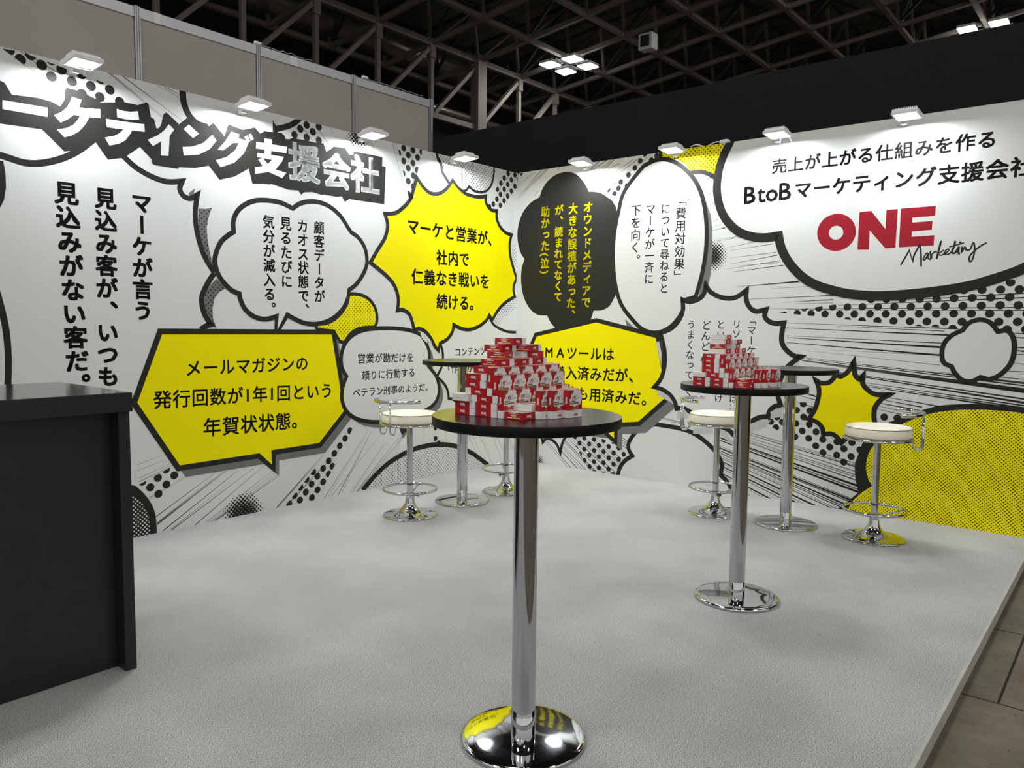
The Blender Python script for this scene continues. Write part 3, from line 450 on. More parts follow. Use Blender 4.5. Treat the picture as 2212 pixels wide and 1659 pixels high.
 ('stroke','','bubble_outline','print_black',0.033,1,[(-2.018,0.894,1),(-2.057,0.954),(-2.067,1.038),(-2.037,1.129),(-1.963,1.199),(-1.855,1.239),(-1.71,1.254),(-1.548,1.254),(-1.404,1.243),(-1.305,1.221),(-1.244,1.196),(-1.185,1.129),(-1.156,1.071),(-1.149,1.007),(-1.166,0.947,1),(-1.125,0.908),(-1.082,0.867),(-1.058,0.832,1),(-1.036,0.768),(-1.036,0.7),(-1.069,0.634),(-1.133,0.59),(-1.201,0.568),(-1.38,0.505),(-1.527,0.505),(-1.668,0.516),(-1.804,0.531),(-1.936,0.569),(-2.021,0.632),(-2.062,0.72),(-2.055,0.812)],'small',None),
 ('fill','','halftone_shade','fine_dots',[(-1.252,1.219,1),(-1.202,1.207,1),(-1.143,1.164,1),(-1.117,1.134,1),(-1.185,1.135,1),(-1.244,1.183,1)],'small',None),
 ('text','','lettering','print_black',0.017,[('営業が勘だけを',0,-1.873,1.024,6,-1.367,1.017,0,0.97,None),('頼りに行動する',0,-1.833,0.893,6,-1.349,0.893,0,0.97,None),('ベテラン刑事のようだ。',0,-1.923,0.765,9,-1.235,0.763,0,0.97,None)],'small',None),
 ('fill','hc','dotted_cloud','fine_dots_wide',[(-1.079,2.713,1),(-1.059,2.696),(-1.044,2.661),(-1.01,2.619),(-0.995,2.573),(-0.959,2.53),(-0.924,2.48,1),(-0.876,2.532,1),(-0.805,2.472),(-0.731,2.447),(-0.7,2.451),(-0.67,2.484,1),(-0.602,2.46),(-0.514,2.461),(-0.424,2.495),(-0.37,2.551),(-0.343,2.629),(-0.338,2.704,1),(-0.405,2.785,1)],None,'dotted white cloud under the top edge near the corner'),
 ('stroke','','bubble_outline','print_black',0.03,0,[(-1.069,2.711),(-1.054,2.666),(-1.014,2.614),(-1.004,2.564),(-0.964,2.522),(-0.919,2.48)],'hc',None),
 ('stroke','','bubble_outline','print_black',0.022,0,[(-0.338,2.704),(-0.343,2.625),(-0.373,2.543),(-0.433,2.483),(-0.514,2.456),(-0.602,2.457),(-0.67,2.487,1),(-0.7,2.451),(-0.742,2.438)],'hc',None),
 ('fill','dome','dotted_dome','fine_dots',[(-1.871,0.0002,1),(-1.74,0.0994),(-1.587,0.184),(-1.363,0.249),(-1.161,0.267),(-0.985,0.256),(-0.801,0.214),(-0.609,0.131),(-0.469,0.0459),(-0.387,-0.0062,1),(-0.238,-0.152,1),(-1.889,-0.166,1)],None,'dotted dome at the foot of the left wall'),
 ('stroke','','bubble_outline','print_black',0.042,0,[(-1.871,0.0002),(-1.74,0.0994),(-1.587,0.184),(-1.363,0.249),(-1.161,0.267),(-0.985,0.256),(-0.801,0.214),(-0.609,0.131),(-0.469,0.0459),(-0.387,-0.0062)],'dome',None),
 ('fill','dc','dotted_dome','print_black',[(-3.67,0.332,1),(-3.612,0.315),(-3.586,0.291),(-3.546,0.242),(-3.509,0.174),(-3.49,0.0999),(-3.486,-0.0029,1),(-3.488,-0.0577,1),(-3.681,-0.046,1)],None,'black dome with white dots beside the black counter'),
 ('fill','','halftone_shade','white_dots',[(-3.665,0.255,1),(-3.599,0.24),(-3.563,0.184),(-3.538,0.117),(-3.527,0.0446),(-3.531,-0.0405,1),(-3.674,-0.0401,1)],'dc',None),
]
ART_RIGHT = [
 ('lines','','speed_lines','print_black',[(0.361,2.7,0.0046,2.456,0.004,0.0012),(0.338,2.699,0.0094,2.475,0.005,0.0015),(0.286,2.696,0.0442,2.495,0.005,0.0015),(0.267,2.696,0.0241,2.497,0.003,0.0009),(0.25,2.514,0.183,2.459,0.004,0.0012),(0.487,2.695,0.46,2.674,0.006,0.0018),(0.18,2.687,0.0228,2.597,0.003,0.0009),(0.209,2.684,0.0527,2.602,0.003,0.0009),(0.904,2.698,0.764,2.607,0.006,0.0018),(0.981,2.7,0.79,2.612,0.006,0.0018),(1.035,2.7,0.885,2.601,0.005,0.0015),(1.06,2.697,0.911,2.598,0.006,0.0018),(1.11,2.659,0.936,2.603,0.004,0.0012),(0.529,2.692,0.511,2.679,0.003,0.0009),(0.547,2.691,0.529,2.679,0.003,0.0009),(1.3,2.68,1.062,2.554,0.005,0.0015),(1.241,2.675,1.03,2.57,0.004,0.0012),(1.388,2.682,1.001,2.468,0.003,0.0009),(1.899,2.474,1.825,2.45,0.004,0.0012),(1.942,2.455,1.85,2.415,0.006,0.0018),(1.964,2.35,1.9,2.305,0.004,0.0012),(1.963,2.336,1.905,2.316,0.003,0.0009),(1.972,2.26,1.917,2.23,0.004,0.0012),(1.975,2.217,1.946,2.193,0.003,0.0009),(2.022,2.127,1.963,2.106,0.003,0.0009),(2.033,2.084,1.964,2.063,0.003,0.0009),(2.07,2.058,1.965,2.041,0.005,0.0015),(2.05,2.052,2.07,2.056,0.012,0.0036),(2.19,1.985,2.009,1.97,0.003,0.0009),(2.199,1.976,2,1.958,0.003,0.0009),(2.336,1.938,2.085,1.901,0.004,0.0012),(2.443,1.912,2.113,1.879,0.004,0.0012),(2.479,1.849,2.115,1.823,0.004,0.0012),(2.488,1.828,2.125,1.776,0.005,0.0015),(2.507,1.786,2.09,1.739,0.004,0.0012),(2.515,1.773,2.144,1.758,0.003,0.0009),(2.533,1.752,2.146,1.716,0.006,0.0018),(2.652,1.632,2.176,1.601,0.006,0.0018),(2.66,1.627,2.274,1.606,0.005,0.0015),(2.718,1.593,2.447,1.582,0.003,0.0009),(2.9,1.526,2.269,1.505,0.006,0.0018),(2.901,1.499,2.535,1.478,0.004,0.0012),(2.901,1.492,2.576,1.482,0.003,0.0009),(2.902,1.473,2.618,1.469,0.003,0.0009),(2.904,1.428,2.427,1.433,0.004,0.0012),(4.086,1.527,3.282,1.483,0.008,0.0024),(4.088,1.499,2.937,1.456,0.008,0.0024),(4.091,1.437,2.572,1.429,0.007,0.0021),(4.092,1.419,2.744,1.422,0.005,0.0015),(3.691,1.299,2.529,1.329,0.006,0.0018),(3.646,1.258,2.556,1.292,0.01,0.003),(3.612,1.284,2.943,1.308,0.005,0.0015),(3.599,1.205,2.579,1.234,0.006,0.0018),(3.601,1.177,2.59,1.22,0.012,0.0036),(3.595,1.126,2.581,1.184,0.012,0.0036),(3.592,1.183,2.812,1.207,0.005,0.0015),(3.598,1.06,2.726,1.129,0.003,0.0009),(3.603,1.124,2.893,1.139,0.003,0.0009),(4.117,0.962,2.678,1.081,0.007,0.0021),(4.117,0.949,2.688,1.071,0.009,0.0027),(4.119,0.926,2.688,1.059,0.013,0.0039),(4.119,0.914,2.699,1.053,0.011,0.0033),(4.12,0.906,2.858,1.032,0.009,0.0027),(4.122,0.865,2.899,0.989,0.01,0.003),(4.123,0.841,2.899,0.984,0.014,0.0042),(4.116,0.97,3.141,1.04,0.006,0.0018),(4.115,0.991,3.493,1.018,0.005,0.0015),(4.113,1.038,3.814,1.042,0.006,0.0018),(4.124,0.824,3.11,0.921,0.009,0.0027),(4.125,0.811,3.111,0.906,0.008,0.0024),(3.978,0.812,3.111,0.897,0.012,0.0036),(4.105,1.185,4.003,1.189,0.012,0.0036),(4.106,1.164,4.004,1.169,0.016,0.0048),(4.107,1.142,4.005,1.149,0.008,0.0024),(4.101,1.245,3.999,1.252,0.012,0.0036),(4.11,1.082,4.001,1.091,0.006,0.0018),(4.1,1.275,3.991,1.277,0.01,0.003),(3.628,0.785,3.214,0.835,0.008,0.0024),(3.504,0.775,3.22,0.811,0.008,0.0024),(3.489,0.751,3.212,0.786,0.01,0.003),(3.421,0.731,3.208,0.767,0.006,0.0018),(3.405,0.711,3.209,0.743,0.006,0.0018),(2.828,0.792,2.669,0.828,0.007,0.0021),(2.82,0.771,2.662,0.802,0.006,0.0018),(2.806,0.715,2.663,0.751,0.006,0.0018),(2.803,0.803,2.66,0.84,0.006,0.0018),(3.123,0.341,2.304,0.491,0.004,0.002),(3.131,0.323,2.329,0.482,0.004,0.002),(3.129,0.315,2.302,0.473,0.007,0.0035),(3.142,0.279,2.313,0.449,0.005,0.0025),(3.131,0.257,2.303,0.43,0.005,0.0025),(3.128,0.243,2.303,0.419,0.004,0.002),(3.146,0.217,2.327,0.406,0.007,0.0035),(3.132,0.184,2.066,0.426,0.016,0.008),(3.154,0.155,2.096,0.413,0.007,0.0035),(3.143,0.139,2.085,0.4,0.016,0.008),(3.135,0.0751,2.083,0.355,0.005,0.0025),(3.131,0.0643,2.07,0.345,0.013,0.0065),(3.129,0.0504,2.08,0.337,0.007,0.0035),(3.158,0.008,2.095,0.316,0.013,0.0065),(3.144,-0.006,2.087,0.303,0.007,0.0035),(3.137,-0.0194,2.094,0.293,0.007,0.0035),(3.158,-0.0527,2.103,0.276,0.004,0.002),(3.153,-0.0632,2.085,0.266,0.007,0.0035),(3.155,-0.106,2.092,0.238,0.016,0.008),(3.168,-0.141,2.104,0.22,0.005,0.0025),(3.166,-0.159,2.082,0.205,0.016,0.008),(3.147,-0.182,2.091,0.185,0.007,0.0035),(3.159,-0.241,2.087,0.148,0.016,0.008),(3.17,-0.264,2.077,0.135,0.004,0.002),(3.167,-0.317,2.081,0.0987,0.007,0.0035),(3.166,-0.359,2.107,0.0737,0.005,0.0025),(3.178,-0.419,2.095,0.0354,0.007,0.0035),(3.151,-0.437,2.11,0.0172,0.016,0.008),(3.183,-0.513,2.086,-0.0271,0.007,0.0035),(0.819,-0.153,0.315,0.244,0.004,0.0024),(0.844,-0.141,0.342,0.246,0.006,0.0036),(0.901,-0.126,0.404,0.252,0.008,0.0048),(0.938,-0.113,0.445,0.256,0.004,0.0024),(0.964,-0.102,0.473,0.258,0.005,0.003),(1.018,-0.0863,0.532,0.264,0.006,0.0036),(1.038,-0.0759,0.555,0.266,0.008,0.0048),(1.089,-0.0613,0.61,0.271,0.005,0.003),(1.121,-0.0494,0.645,0.275,0.004,0.0024),(1.16,-0.0365,0.688,0.279,0.008,0.0048),(1.194,-0.0245,0.724,0.282,0.006,0.0036),(1.251,-0.0092,0.787,0.288,0.004,0.0024),(1.275,0.0015,0.814,0.291,0.005,0.003),(1.312,0.0138,0.854,0.294,0.005,0.003),(1.342,0.0251,0.886,0.297,0.004,0.0024),(1.377,0.0372,0.925,0.301,0.005,0.003),(1.263,0.296,1.182,0.335,0.006,0.004),(1.264,0.274,1.183,0.314,0.006,0.004),(1.264,0.255,1.183,0.294,0.006,0.004),(1.265,0.231,1.184,0.27,0.006,0.004),(1.774,0.508,1.536,0.545,0.004,0.003),(1.784,0.496,1.545,0.533,0.004,0.003),(1.686,0.458,1.443,0.494,0.004,0.003),(1.668,0.435,1.424,0.471,0.004,0.003)],None,None),
 ('discs','','halftone_dots','print_black',0.0258,[(2.803,1.437),(2.899,1.444),(2.999,1.444),(3.099,1.445),(3.2,1.444),(3.303,1.445),(3.405,1.444),(3.506,1.446),(3.608,1.446),(3.71,1.448),(3.813,1.449),(3.915,1.451),(4.011,1.45),(4.112,1.45),(2.547,1.397),(2.65,1.397),(2.75,1.396),(2.848,1.394),(2.949,1.394),(3.047,1.394),(3.15,1.395),(3.251,1.395),(3.353,1.396),(3.456,1.397),(3.559,1.397),(3.66,1.398),(3.761,1.398),(3.861,1.399),(3.962,1.399),(4.061,1.399),(3.003,1.347),(3.1,1.348),(3.2,1.348),(3.302,1.348),(3.404,1.347),(3.506,1.346),(3.609,1.346),(3.71,1.346),(3.813,1.346),(3.913,1.347),(4.013,1.348),(4.11,1.348),(3.153,1.495),(3.251,1.495),(3.351,1.495),(3.456,1.494),(3.557,1.494),(3.658,1.497),(3.76,1.499),(3.862,1.5),(3.963,1.501),(4.063,1.502),(3.711,1.549),(3.812,1.549),(3.912,1.549),(4.012,1.549),(4.106,1.55),(3.458,1.3),(3.558,1.301),(3.659,1.301),(3.754,1.3),(3.859,1.3),(3.96,1.3),(4.059,1.302),(3.963,1.593),(4.061,1.595),(2.699,1.439)],[(2.51,1.405),(2.937,1.464),(3.469,1.509),(3.862,1.591),(4.151,1.635),(4.171,1.264),(3.643,1.304),(3.307,1.325),(2.998,1.356)],None,None),
 ('discs','','halftone_dots','print_black',0.0248,[(2.72,0.738),(2.674,0.688),(2.77,0.691),(2.727,0.641),(2.571,0.589),(2.674,0.589),(2.77,0.59),(2.721,0.538),(2.82,0.541),(2.67,0.49),(2.77,0.488),(2.87,0.49),(2.822,0.438),(2.921,0.441),(3.018,0.439),(2.971,0.388),(3.069,0.389),(3.022,0.343),(2.875,0.394),(2.525,0.545),(2.484,0.585),(3.273,0.688),(2.969,0.484),(3.071,0.49),(3.127,0.443),(3.357,0.688),(2.531,0.624)],[(2.452,0.626),(2.632,0.689),(2.672,0.747),(2.764,0.75),(3.451,0.727),(3.455,0.661),(3.178,0.311),(3.008,0.314),(2.853,0.387),(2.631,0.482),(2.472,0.553)],None,None),
 ('discs','','halftone_dots','print_black',0.0222,[(0.7,0.286),(0.801,0.284),(0.905,0.284),(1.005,0.286),(0.75,0.234),(0.855,0.237),(0.957,0.236),(1.058,0.237),(0.803,0.186),(0.907,0.186),(1.007,0.186),(1.11,0.187),(1.211,0.187),(0.857,0.137),(0.959,0.136),(1.061,0.137),(1.162,0.137),(0.909,0.085),(1.009,0.0876),(1.111,0.0878),(0.961,0.0366),(1.06,0.0387),(0.853,0.335),(0.955,0.334),(1.103,0.286),(1.16,0.236),(0.662,0.24),(0.713,0.186),(0.758,0.137),(0.808,0.0834),(0.863,0.0357),(0.912,-0.0122),(1.012,-0.0124),(1.11,-0.0037),(0.754,0.334)],[(0.644,0.303),(0.688,0.362),(1.255,0.243),(1.247,0.155),(1.161,-0.0233),(0.891,-0.0602)],None,None),
 ('discs','','halftone_dots','print_black',0.0225,[(1.43,2.74),(1.351,2.706),(1.308,2.654),(1.258,2.603),(1.199,2.552),(1.124,2.502),(1.103,2.452),(1.065,2.41),(1.002,2.449),(1.047,2.51),(1.46,2.679),(1.411,2.648),(1.186,2.463)],[(0.986,2.437),(1.343,2.738),(1.487,2.72),(1.532,2.652),(1.157,2.414),(1.065,2.39)],None,None),
 ('discs','','halftone_dots','print_black',0.022,[(0.0013,2.699),(0.0565,2.685)],[(0.0011,2.707),(0.0713,2.691),(0.022,2.651)],None,None),
 ('halo','','halftone_burst','print_black',(1.974,1.847),0.128,0.0185,1.15,None),
 ('halo','','halftone_burst','print_black',(0.282,0.0093),0.085,0.0165,1,None),
 ('fill','sc','speech_bubble','print_white',[(0.283,0.304,1),(0.32,0.246),(0.338,0.196,1),(0.378,0.237),(0.436,0.233),(0.5,0.195),(0.541,0.118,1),(0.557,0.197),(0.595,0.27),(0.666,0.314),(0.698,0.391,1),(0.283,0.352,1)],None,'white scalloped bubble behind the front table'),
 ('stroke','','bubble_outline','print_black',0.027,0,[(0.283,0.304,1),(0.32,0.246),(0.338,0.196,1),(0.378,0.237),(0.436,0.233),(0.5,0.195),(0.541,0.118,1),(0.557,0.197),(0.595,0.27),(0.666,0.314)],'sc',None),
 ('fill','wc','speech_bubble','print_white',[(1.51,0.475,1),(1.396,0.439),(1.315,0.379),(1.261,0.296),(1.26,0.235),(1.298,0.184,1),(1.223,0.13),(1.174,0.0579),(1.151,-0.0423,1),(2.212,-0.0889,1),(2.194,0.0182),(2.149,0.0851),(2.094,0.128,1),(2.107,0.208),(2.06,0.294),(1.975,0.368),(1.863,0.431),(1.74,0.461),(1.593,0.471)],None,'large blank white bubble at the foot of the right wall'),
 ('stroke','','bubble_outline','print_black',0.037,1,[(1.51,0.475,1),(1.396,0.439),(1.315,0.379),(1.261,0.296),(1.26,0.235),(1.298,0.184,1),(1.223,0.13),(1.174,0.0579),(1.151,-0.0423,1),(2.212,-0.0889,1),(2.194,0.0182),(2.149,0.0851),(2.094,0.128,1),(2.107,0.208),(2.06,0.294),(1.975,0.368),(1.863,0.431),(1.74,0.461),(1.593,0.471)],'wc',None),
 ('fill','yt','dotted_blob','yellow_dots_wide',[(1.488,2.709,1),(1.72,2.714,1),(1.816,2.723,1),(2.039,2.718,1),(2.039,2.697,1),(2.006,2.596,1),(1.974,2.469,1),(1.899,2.502,1),(1.813,2.516,1),(1.775,2.508,1),(1.715,2.58,1),(1.645,2.627,1),(1.499,2.663,1)],None,'yellow dotted patch under the top edge of the right wall'),
 ('stroke','','bubble_outline','print_black',0.034,0,[(1.765,2.509),(1.851,2.505),(1.918,2.482),(1.984,2.438)],'yt',None),
 ('stroke','','bubble_outline','print_black',0.03,0,[(1.494,2.721),(1.496,2.65)],'yt',None),
 ('fill','bc','speech_bubble','print_black',[(0.264,2.456,1),(0.298,2.531),(0.363,2.596),(0.456,2.64),(0.566,2.647),(0.666,2.617),(0.738,2.553),(0.784,2.49),(0.802,2.453,1),(0.863,2.446),(0.941,2.422),(1.009,2.377),(1.035,2.363),(1.086,2.293,1),(1.137,2.009,1),(1.099,1.557,1),(1.039,1.462),(0.961,1.424),(0.876,1.421,1),(0.852,1.351,1),(0.8,1.316,1),(0.804,1.149,1),(0.474,1.141,1),(0.472,1.252,1),(0.408,1.313),(0.369,1.376,1),(0.252,1.384),(0.159,1.446),(0.0912,1.55),(0.0599,1.676),(0.0608,1.801),(0.0955,1.901,1),(0.0451,1.968),(0.0098,2.083),(0.0148,2.207),(0.0667,2.327),(0.158,2.412)],None,'black cloud bubble with yellow lettering'),
 ('text','','lettering','print_yellow',0.029,[('オウンドメディアで',0,0.798,2.322,8,0.794,1.493,1,0.97,None),('大きな誤植があった、',0,0.64,2.321,8,0.632,1.489,1,0.97,None),('が、読まれてなくて',0,0.486,2.322,8,0.488,1.546,1,0.97,None),('助かった(泣)',0,0.333,2.319,5,0.335,1.852,1,0.97,None)],'bc',None),
 ('fill','','drop_shadow','print_grey',[(1.886,2.319,1),(1.947,2.167,1),(1.968,2.046,1),(1.971,1.873,1),(1.962,1.7,1),(1.938,1.578,1),(1.869,1.527,1),(1.888,1.658,1),(1.92,1.832,1),(1.915,2.006,1),(1.905,2.154,1)],None,'grey printed drop shadow'),
 ('fill','','drop_shadow','print_grey',[(1.198,1.348,1),(1.309,1.255,1),(1.222,1.263,1)],None,'grey printed drop shadow'),
 ('fill','','drop_shadow','print_grey',[(0.307,1.126,1),(0.973,1.264,1),(1.575,1.138,1),(1.633,0.901,1),(1.683,0.625,1),(1.423,0.393,1),(1.194,0.36,1),(1.194,0.216,1),(1.05,0.309,1),(0.426,0.306,1),(0.242,0.727,1),(0.227,0.972,1)],None,'grey printed drop shadow'),
 ('fill','oct','speech_bubble','print_yellow',[(0.239,1.198,1),(0.905,1.336,1),(1.508,1.21,1),(1.565,0.973,1),(1.615,0.697,1),(1.355,0.465,1),(1.127,0.432,1),(1.126,0.288,1),(0.982,0.382,1),(0.358,0.378,1),(0.174,0.799,1),(0.159,1.044,1)],None,'yellow angular bubble behind the boxes on the front table'),
 ('stroke','','bubble_outline','print_black',0.038,1,[(0.239,1.198,1),(0.905,1.336,1),(1.508,1.21,1),(1.565,0.973,1),(1.615,0.697,1),(1.355,0.465,1),(1.127,0.432,1),(1.126,0.288,1),(0.982,0.382,1),(0.358,0.378,1),(0.174,0.799,1),(0.159,1.044,1)],'oct',None),
 ('text','','lettering','print_black',0.02,[('MAツールは',2,0.652,1.041,5,1.036,1.044,0,0.97,None),('導入済みだが、',0,0.516,0.86,5,1.174,0.868,0,0.97,None),('彼も用済みだ。',2,0.909,0.682,5,1.304,0.681,0,0.97,None)],'oct',None),
 ('fill','oval','speech_bubble','print_white',[(1.321,2.59),(1.382,2.623),(1.454,2.644),(1.535,2.641),(1.626,2.606),(1.706,2.55),(1.776,2.482),(1.826,2.411),(1.869,2.321),(1.899,2.206),(1.915,2.092),(1.92,1.979),(1.915,1.867),(1.899,1.754),(1.874,1.641),(1.84,1.527,1),(1.746,1.504,1),(1.736,1.432),(1.689,1.351),(1.611,1.278),(1.499,1.238),(1.373,1.261),(1.263,1.349),(1.162,1.462),(1.109,1.585),(1.078,1.729),(1.064,1.919),(1.075,2.088),(1.109,2.254),(1.16,2.417)],None,'tall white oval bubble beside the black cloud bubble'),
 ('stroke','','bubble_outline','print_black',0.036,1,[(1.321,2.59),(1.382,2.623),(1.454,2.644),(1.535,2.641),(1.626,2.606),(1.706,2.55),(1.776,2.482),(1.826,2.411),(1.869,2.321),(1.899,2.206),(1.915,2.092),(1.92,1.979),(1.915,1.867),(1.899,1.754),(1.874,1.641),(1.84,1.527,1),(1.746,1.504,1),(1.736,1.432),(1.689,1.351),(1.611,1.278),(1.499,1.238),(1.373,1.261),(1.263,1.349),(1.162,1.462),(1.109,1.585),(1.078,1.729),(1.064,1.919),(1.075,2.088),(1.109,2.254),(1.16,2.417)],'oval',None),
 ('text','','lettering','print_black',0.012,[('「費用対効果」',1,1.693,2.198,5,1.69,1.795,1,0.97,None),('について尋ねると',0,1.554,2.245,7,1.556,1.603,1,0.97,None),('マーケが一斉に',0,1.417,2.252,6,1.416,1.682,1,0.97,None),('下を向く。',0,1.279,2.254,3,1.28,1.947,1,0.97,None)],'oval',None),
 ('fill','spk','speech_bubble','print_white',[(1.728,1.507,1),(1.794,1.49),(1.871,1.512),(1.913,1.555),(1.925,1.62,1),(1.964,1.567),(2.04,1.527),(2.123,1.513),(2.186,1.525),(2.259,1.573,1),(2.259,1.508),(2.286,1.448),(2.34,1.413),(2.417,1.427,1),(2.408,1.377),(2.441,1.339),(2.493,1.323),(2.555,1.328,1),(2.543,1.249),(2.546,1.183),(2.579,1.13),(2.639,1.087),(2.688,1.082,1),(2.64,1.046),(2.593,1.002),(2.558,0.943),(2.535,0.866),(2.53,0.79),(2.554,0.717,1),(2.508,0.701),(2.475,0.668),(2.462,0.621,1),(2.395,0.609),(2.335,0.571),(2.293,0.515,1),(2.205,0.445,1),(2.149,0.492),(2.074,0.512,1),(1.96,0.528),(1.882,0.557),(1.827,0.602,1),(1.762,0.631),(1.7,0.622,1),(1.686,0.669),(1.644,0.725),(1.576,0.767),(1.493,0.787,1),(1.553,0.863),(1.583,0.975),(1.577,1.094),(1.543,1.213),(1.527,1.231,1),(1.633,1.274),(1.701,1.342),(1.733,1.423)],None,'white spiky bubble behind the boxes on the rear table'),
 ('stroke','','bubble_outline','print_black',0.038,1,[(1.728,1.507,1),(1.794,1.49),(1.871,1.512),(1.913,1.555),(1.925,1.62,1),(1.964,1.567),(2.04,1.527),(2.123,1.513),(2.186,1.525),(2.259,1.573,1),(2.259,1.508),(2.286,1.448),(2.34,1.413),(2.417,1.427,1),(2.408,1.377),(2.441,1.339),(2.493,1.323),(2.555,1.328,1),(2.543,1.249),(2.546,1.183),(2.579,1.13),(2.639,1.087),(2.688,1.082,1),(2.64,1.046),(2.593,1.002),(2.558,0.943),(2.535,0.866),(2.53,0.79),(2.554,0.717,1),(2.508,0.701),(2.475,0.668),(2.462,0.621,1),(2.395,0.609),(2.335,0.571),(2.293,0.515,1),(2.205,0.445,1),(2.149,0.492),(2.074,0.512,1),(1.96,0.528),(1.882,0.557),(1.827,0.602,1),(1.762,0.631),(1.7,0.622,1),(1.686,0.669),(1.644,0.725),(1.576,0.767),(1.493,0.787,1),(1.553,0.863),(1.583,0.975),(1.577,1.094),(1.543,1.213),(1.527,1.231,1),(1.633,1.274),(1.701,1.342),(1.733,1.423)],'spk',None),
 ('text','','lettering','print_black',0.009,[('「マーケ',1,2.31,1.27,3,2.313,1.119,1,0.97,None),('リソ',0,2.191,1.316,1,2.191,1.24,1,0.97,None),('は…',0,2.182,0.736,1,2.187,0.662,1,0.97,None),('とい',0,2.061,1.31,1,2.064,1.232,1,0.97,None),('け',0,2.062,0.732,0,2.062,0.732,1,0.97,0.075),('どんどん',0,1.94,1.304,3,1.933,1.052,1,0.97,None),('うまくなって',0,1.81,1.308,5,1.803,0.904,1,0.97,None),('く。',0,1.804,0.768,1,1.808,0.682,1,0.97,None)],'spk',None),
 ('fill','','halftone_shade','tiny_dots',[(1.491,1.158,1),(1.524,1.167,1),(1.552,1.066,1),(1.553,0.965,1),(1.515,1.102,1)],'spk',None),
 ('fill','','halftone_shade','tiny_dots',[(1.521,0.722,1),(1.535,0.764,1),(1.629,0.72,1),(1.679,0.654,1)],'spk',None),
 ('fill','','halftone_shade','tiny_dots',[(1.708,0.597,1),(1.772,0.621,1),(1.803,0.591,1),(1.804,0.55,1),(1.71,0.533,1)],'spk',None),
 ('fill','','halftone_shade','tiny_dots',[(1.855,0.478,1),(2.018,0.493,1),(2.024,0.452,1),(1.852,0.429,1)],'spk',None),
 ('fill','','halftone_shade','tiny_dots',[(2.075,0.494,1),(2.122,0.481,1),(2.198,0.392,1),(2.199,0.366,1),(2.071,0.458,1)],'spk',None),
 ('fill','','halftone_shade','tiny_dots',[(2.327,0.553,1),(2.396,0.585,1),(2.49,0.598,1),(2.441,0.538,1),(2.329,0.488,1)],'spk',None),
 ('fill','','halftone_shade','tiny_dots',[(2.479,0.66,1),(2.567,0.705,1),(2.57,0.63,1),(2.486,0.61,1)],'spk',None),
 ('fill','','halftone_shade','tiny_dots',[(2.641,1.025,1),(2.657,1.038,1),(2.682,1.027,1),(2.642,1.013,1)],'spk',None),
 ('fill','sc2','speech_bubble','print_white',[(3.716,1.291,1),(3.752,1.34),(3.813,1.36),(3.868,1.341),(3.912,1.285,1),(3.961,1.292),(3.994,1.251),(4.005,1.182),(3.993,1.095),(3.945,1.022),(3.886,0.985),(3.832,0.994,1),(3.787,0.965),(3.732,0.969),(3.686,1.014),(3.665,1.055,1),(3.618,1.079),(3.605,1.143),(3.617,1.207),(3.658,1.258)],None,'small blank cloud bubble right of the yellow burst'),
 ('stroke','','bubble_outline','print_black',0.03,1,[(3.716,1.291,1),(3.752,1.34),(3.813,1.36),(3.868,1.341),(3.912,1.285,1),(3.961,1.292),(3.994,1.251),(4.005,1.182),(3.993,1.095),(3.945,1.022),(3.886,0.985),(3.832,0.994,1),(3.787,0.965),(3.732,0.969),(3.686,1.014),(3.665,1.055,1),(3.618,1.079),(3.605,1.143),(3.617,1.207),(3.658,1.258)],'sc2',None),
 ('fill','by','speech_bubble','print_black',[(3.304,0.656,1),(3.349,0.675,1),(3.348,0.697,1),(3.387,0.698),(3.489,0.747),(3.593,0.789),(3.696,0.808),(3.822,0.821),(3.945,0.824),(4.075,0.812),(4.203,0.781,1),(4.255,-0.164,1),(2.985,-0.172,1),(2.984,-0.008,1),(3.037,0.0397),(3.131,0.142,1),(3.11,0.212),(3.1,0.281),(3.099,0.344),(3.115,0.404),(3.131,0.456,1),(3.152,0.509),(3.219,0.522),(3.274,0.572,1)],None,'huge yellow dotted bubble at the right end of the right wall'),
 ('fill','','bubble_face','yellow_dots',[(3.394,0.654,1),(3.49,0.708),(3.595,0.748),(3.698,0.77),(3.824,0.784),(3.946,0.787),(4.077,0.78),(4.205,0.743,1),(4.255,-0.164,1),(3.074,-0.0904,1),(3.069,0.0156,1),(3.091,0.0675),(3.148,0.14),(3.217,0.198,1),(3.187,0.254),(3.171,0.328),(3.183,0.418),(3.22,0.491),(3.296,0.58)],'by',None),
 ('fill','yr','speech_bubble','print_yellow',[(3.059,1.061,1),(3.068,0.978),(3.086,0.949),(3.104,0.939),(3.126,0.969,1),(3.124,0.912),(3.158,0.87),(3.214,0.84),(3.303,0.846,1),(3.251,0.811),(3.213,0.753),(3.207,0.694),(3.218,0.636),(3.244,0.58,1),(3.219,0.519,1),(3.164,0.528),(3.099,0.541),(3.043,0.525),(2.999,0.481,1),(2.967,0.518),(2.928,0.537),(2.872,0.528,1),(2.863,0.573),(2.827,0.61),(2.766,0.63,1),(2.808,0.711),(2.829,0.804),(2.826,0.864),(2.804,0.916,1),(2.845,0.898),(2.902,0.909),(2.943,0.964,1),(2.977,0.953),(3.023,0.99)],None,'blank yellow burst left of the dotted bubble'),
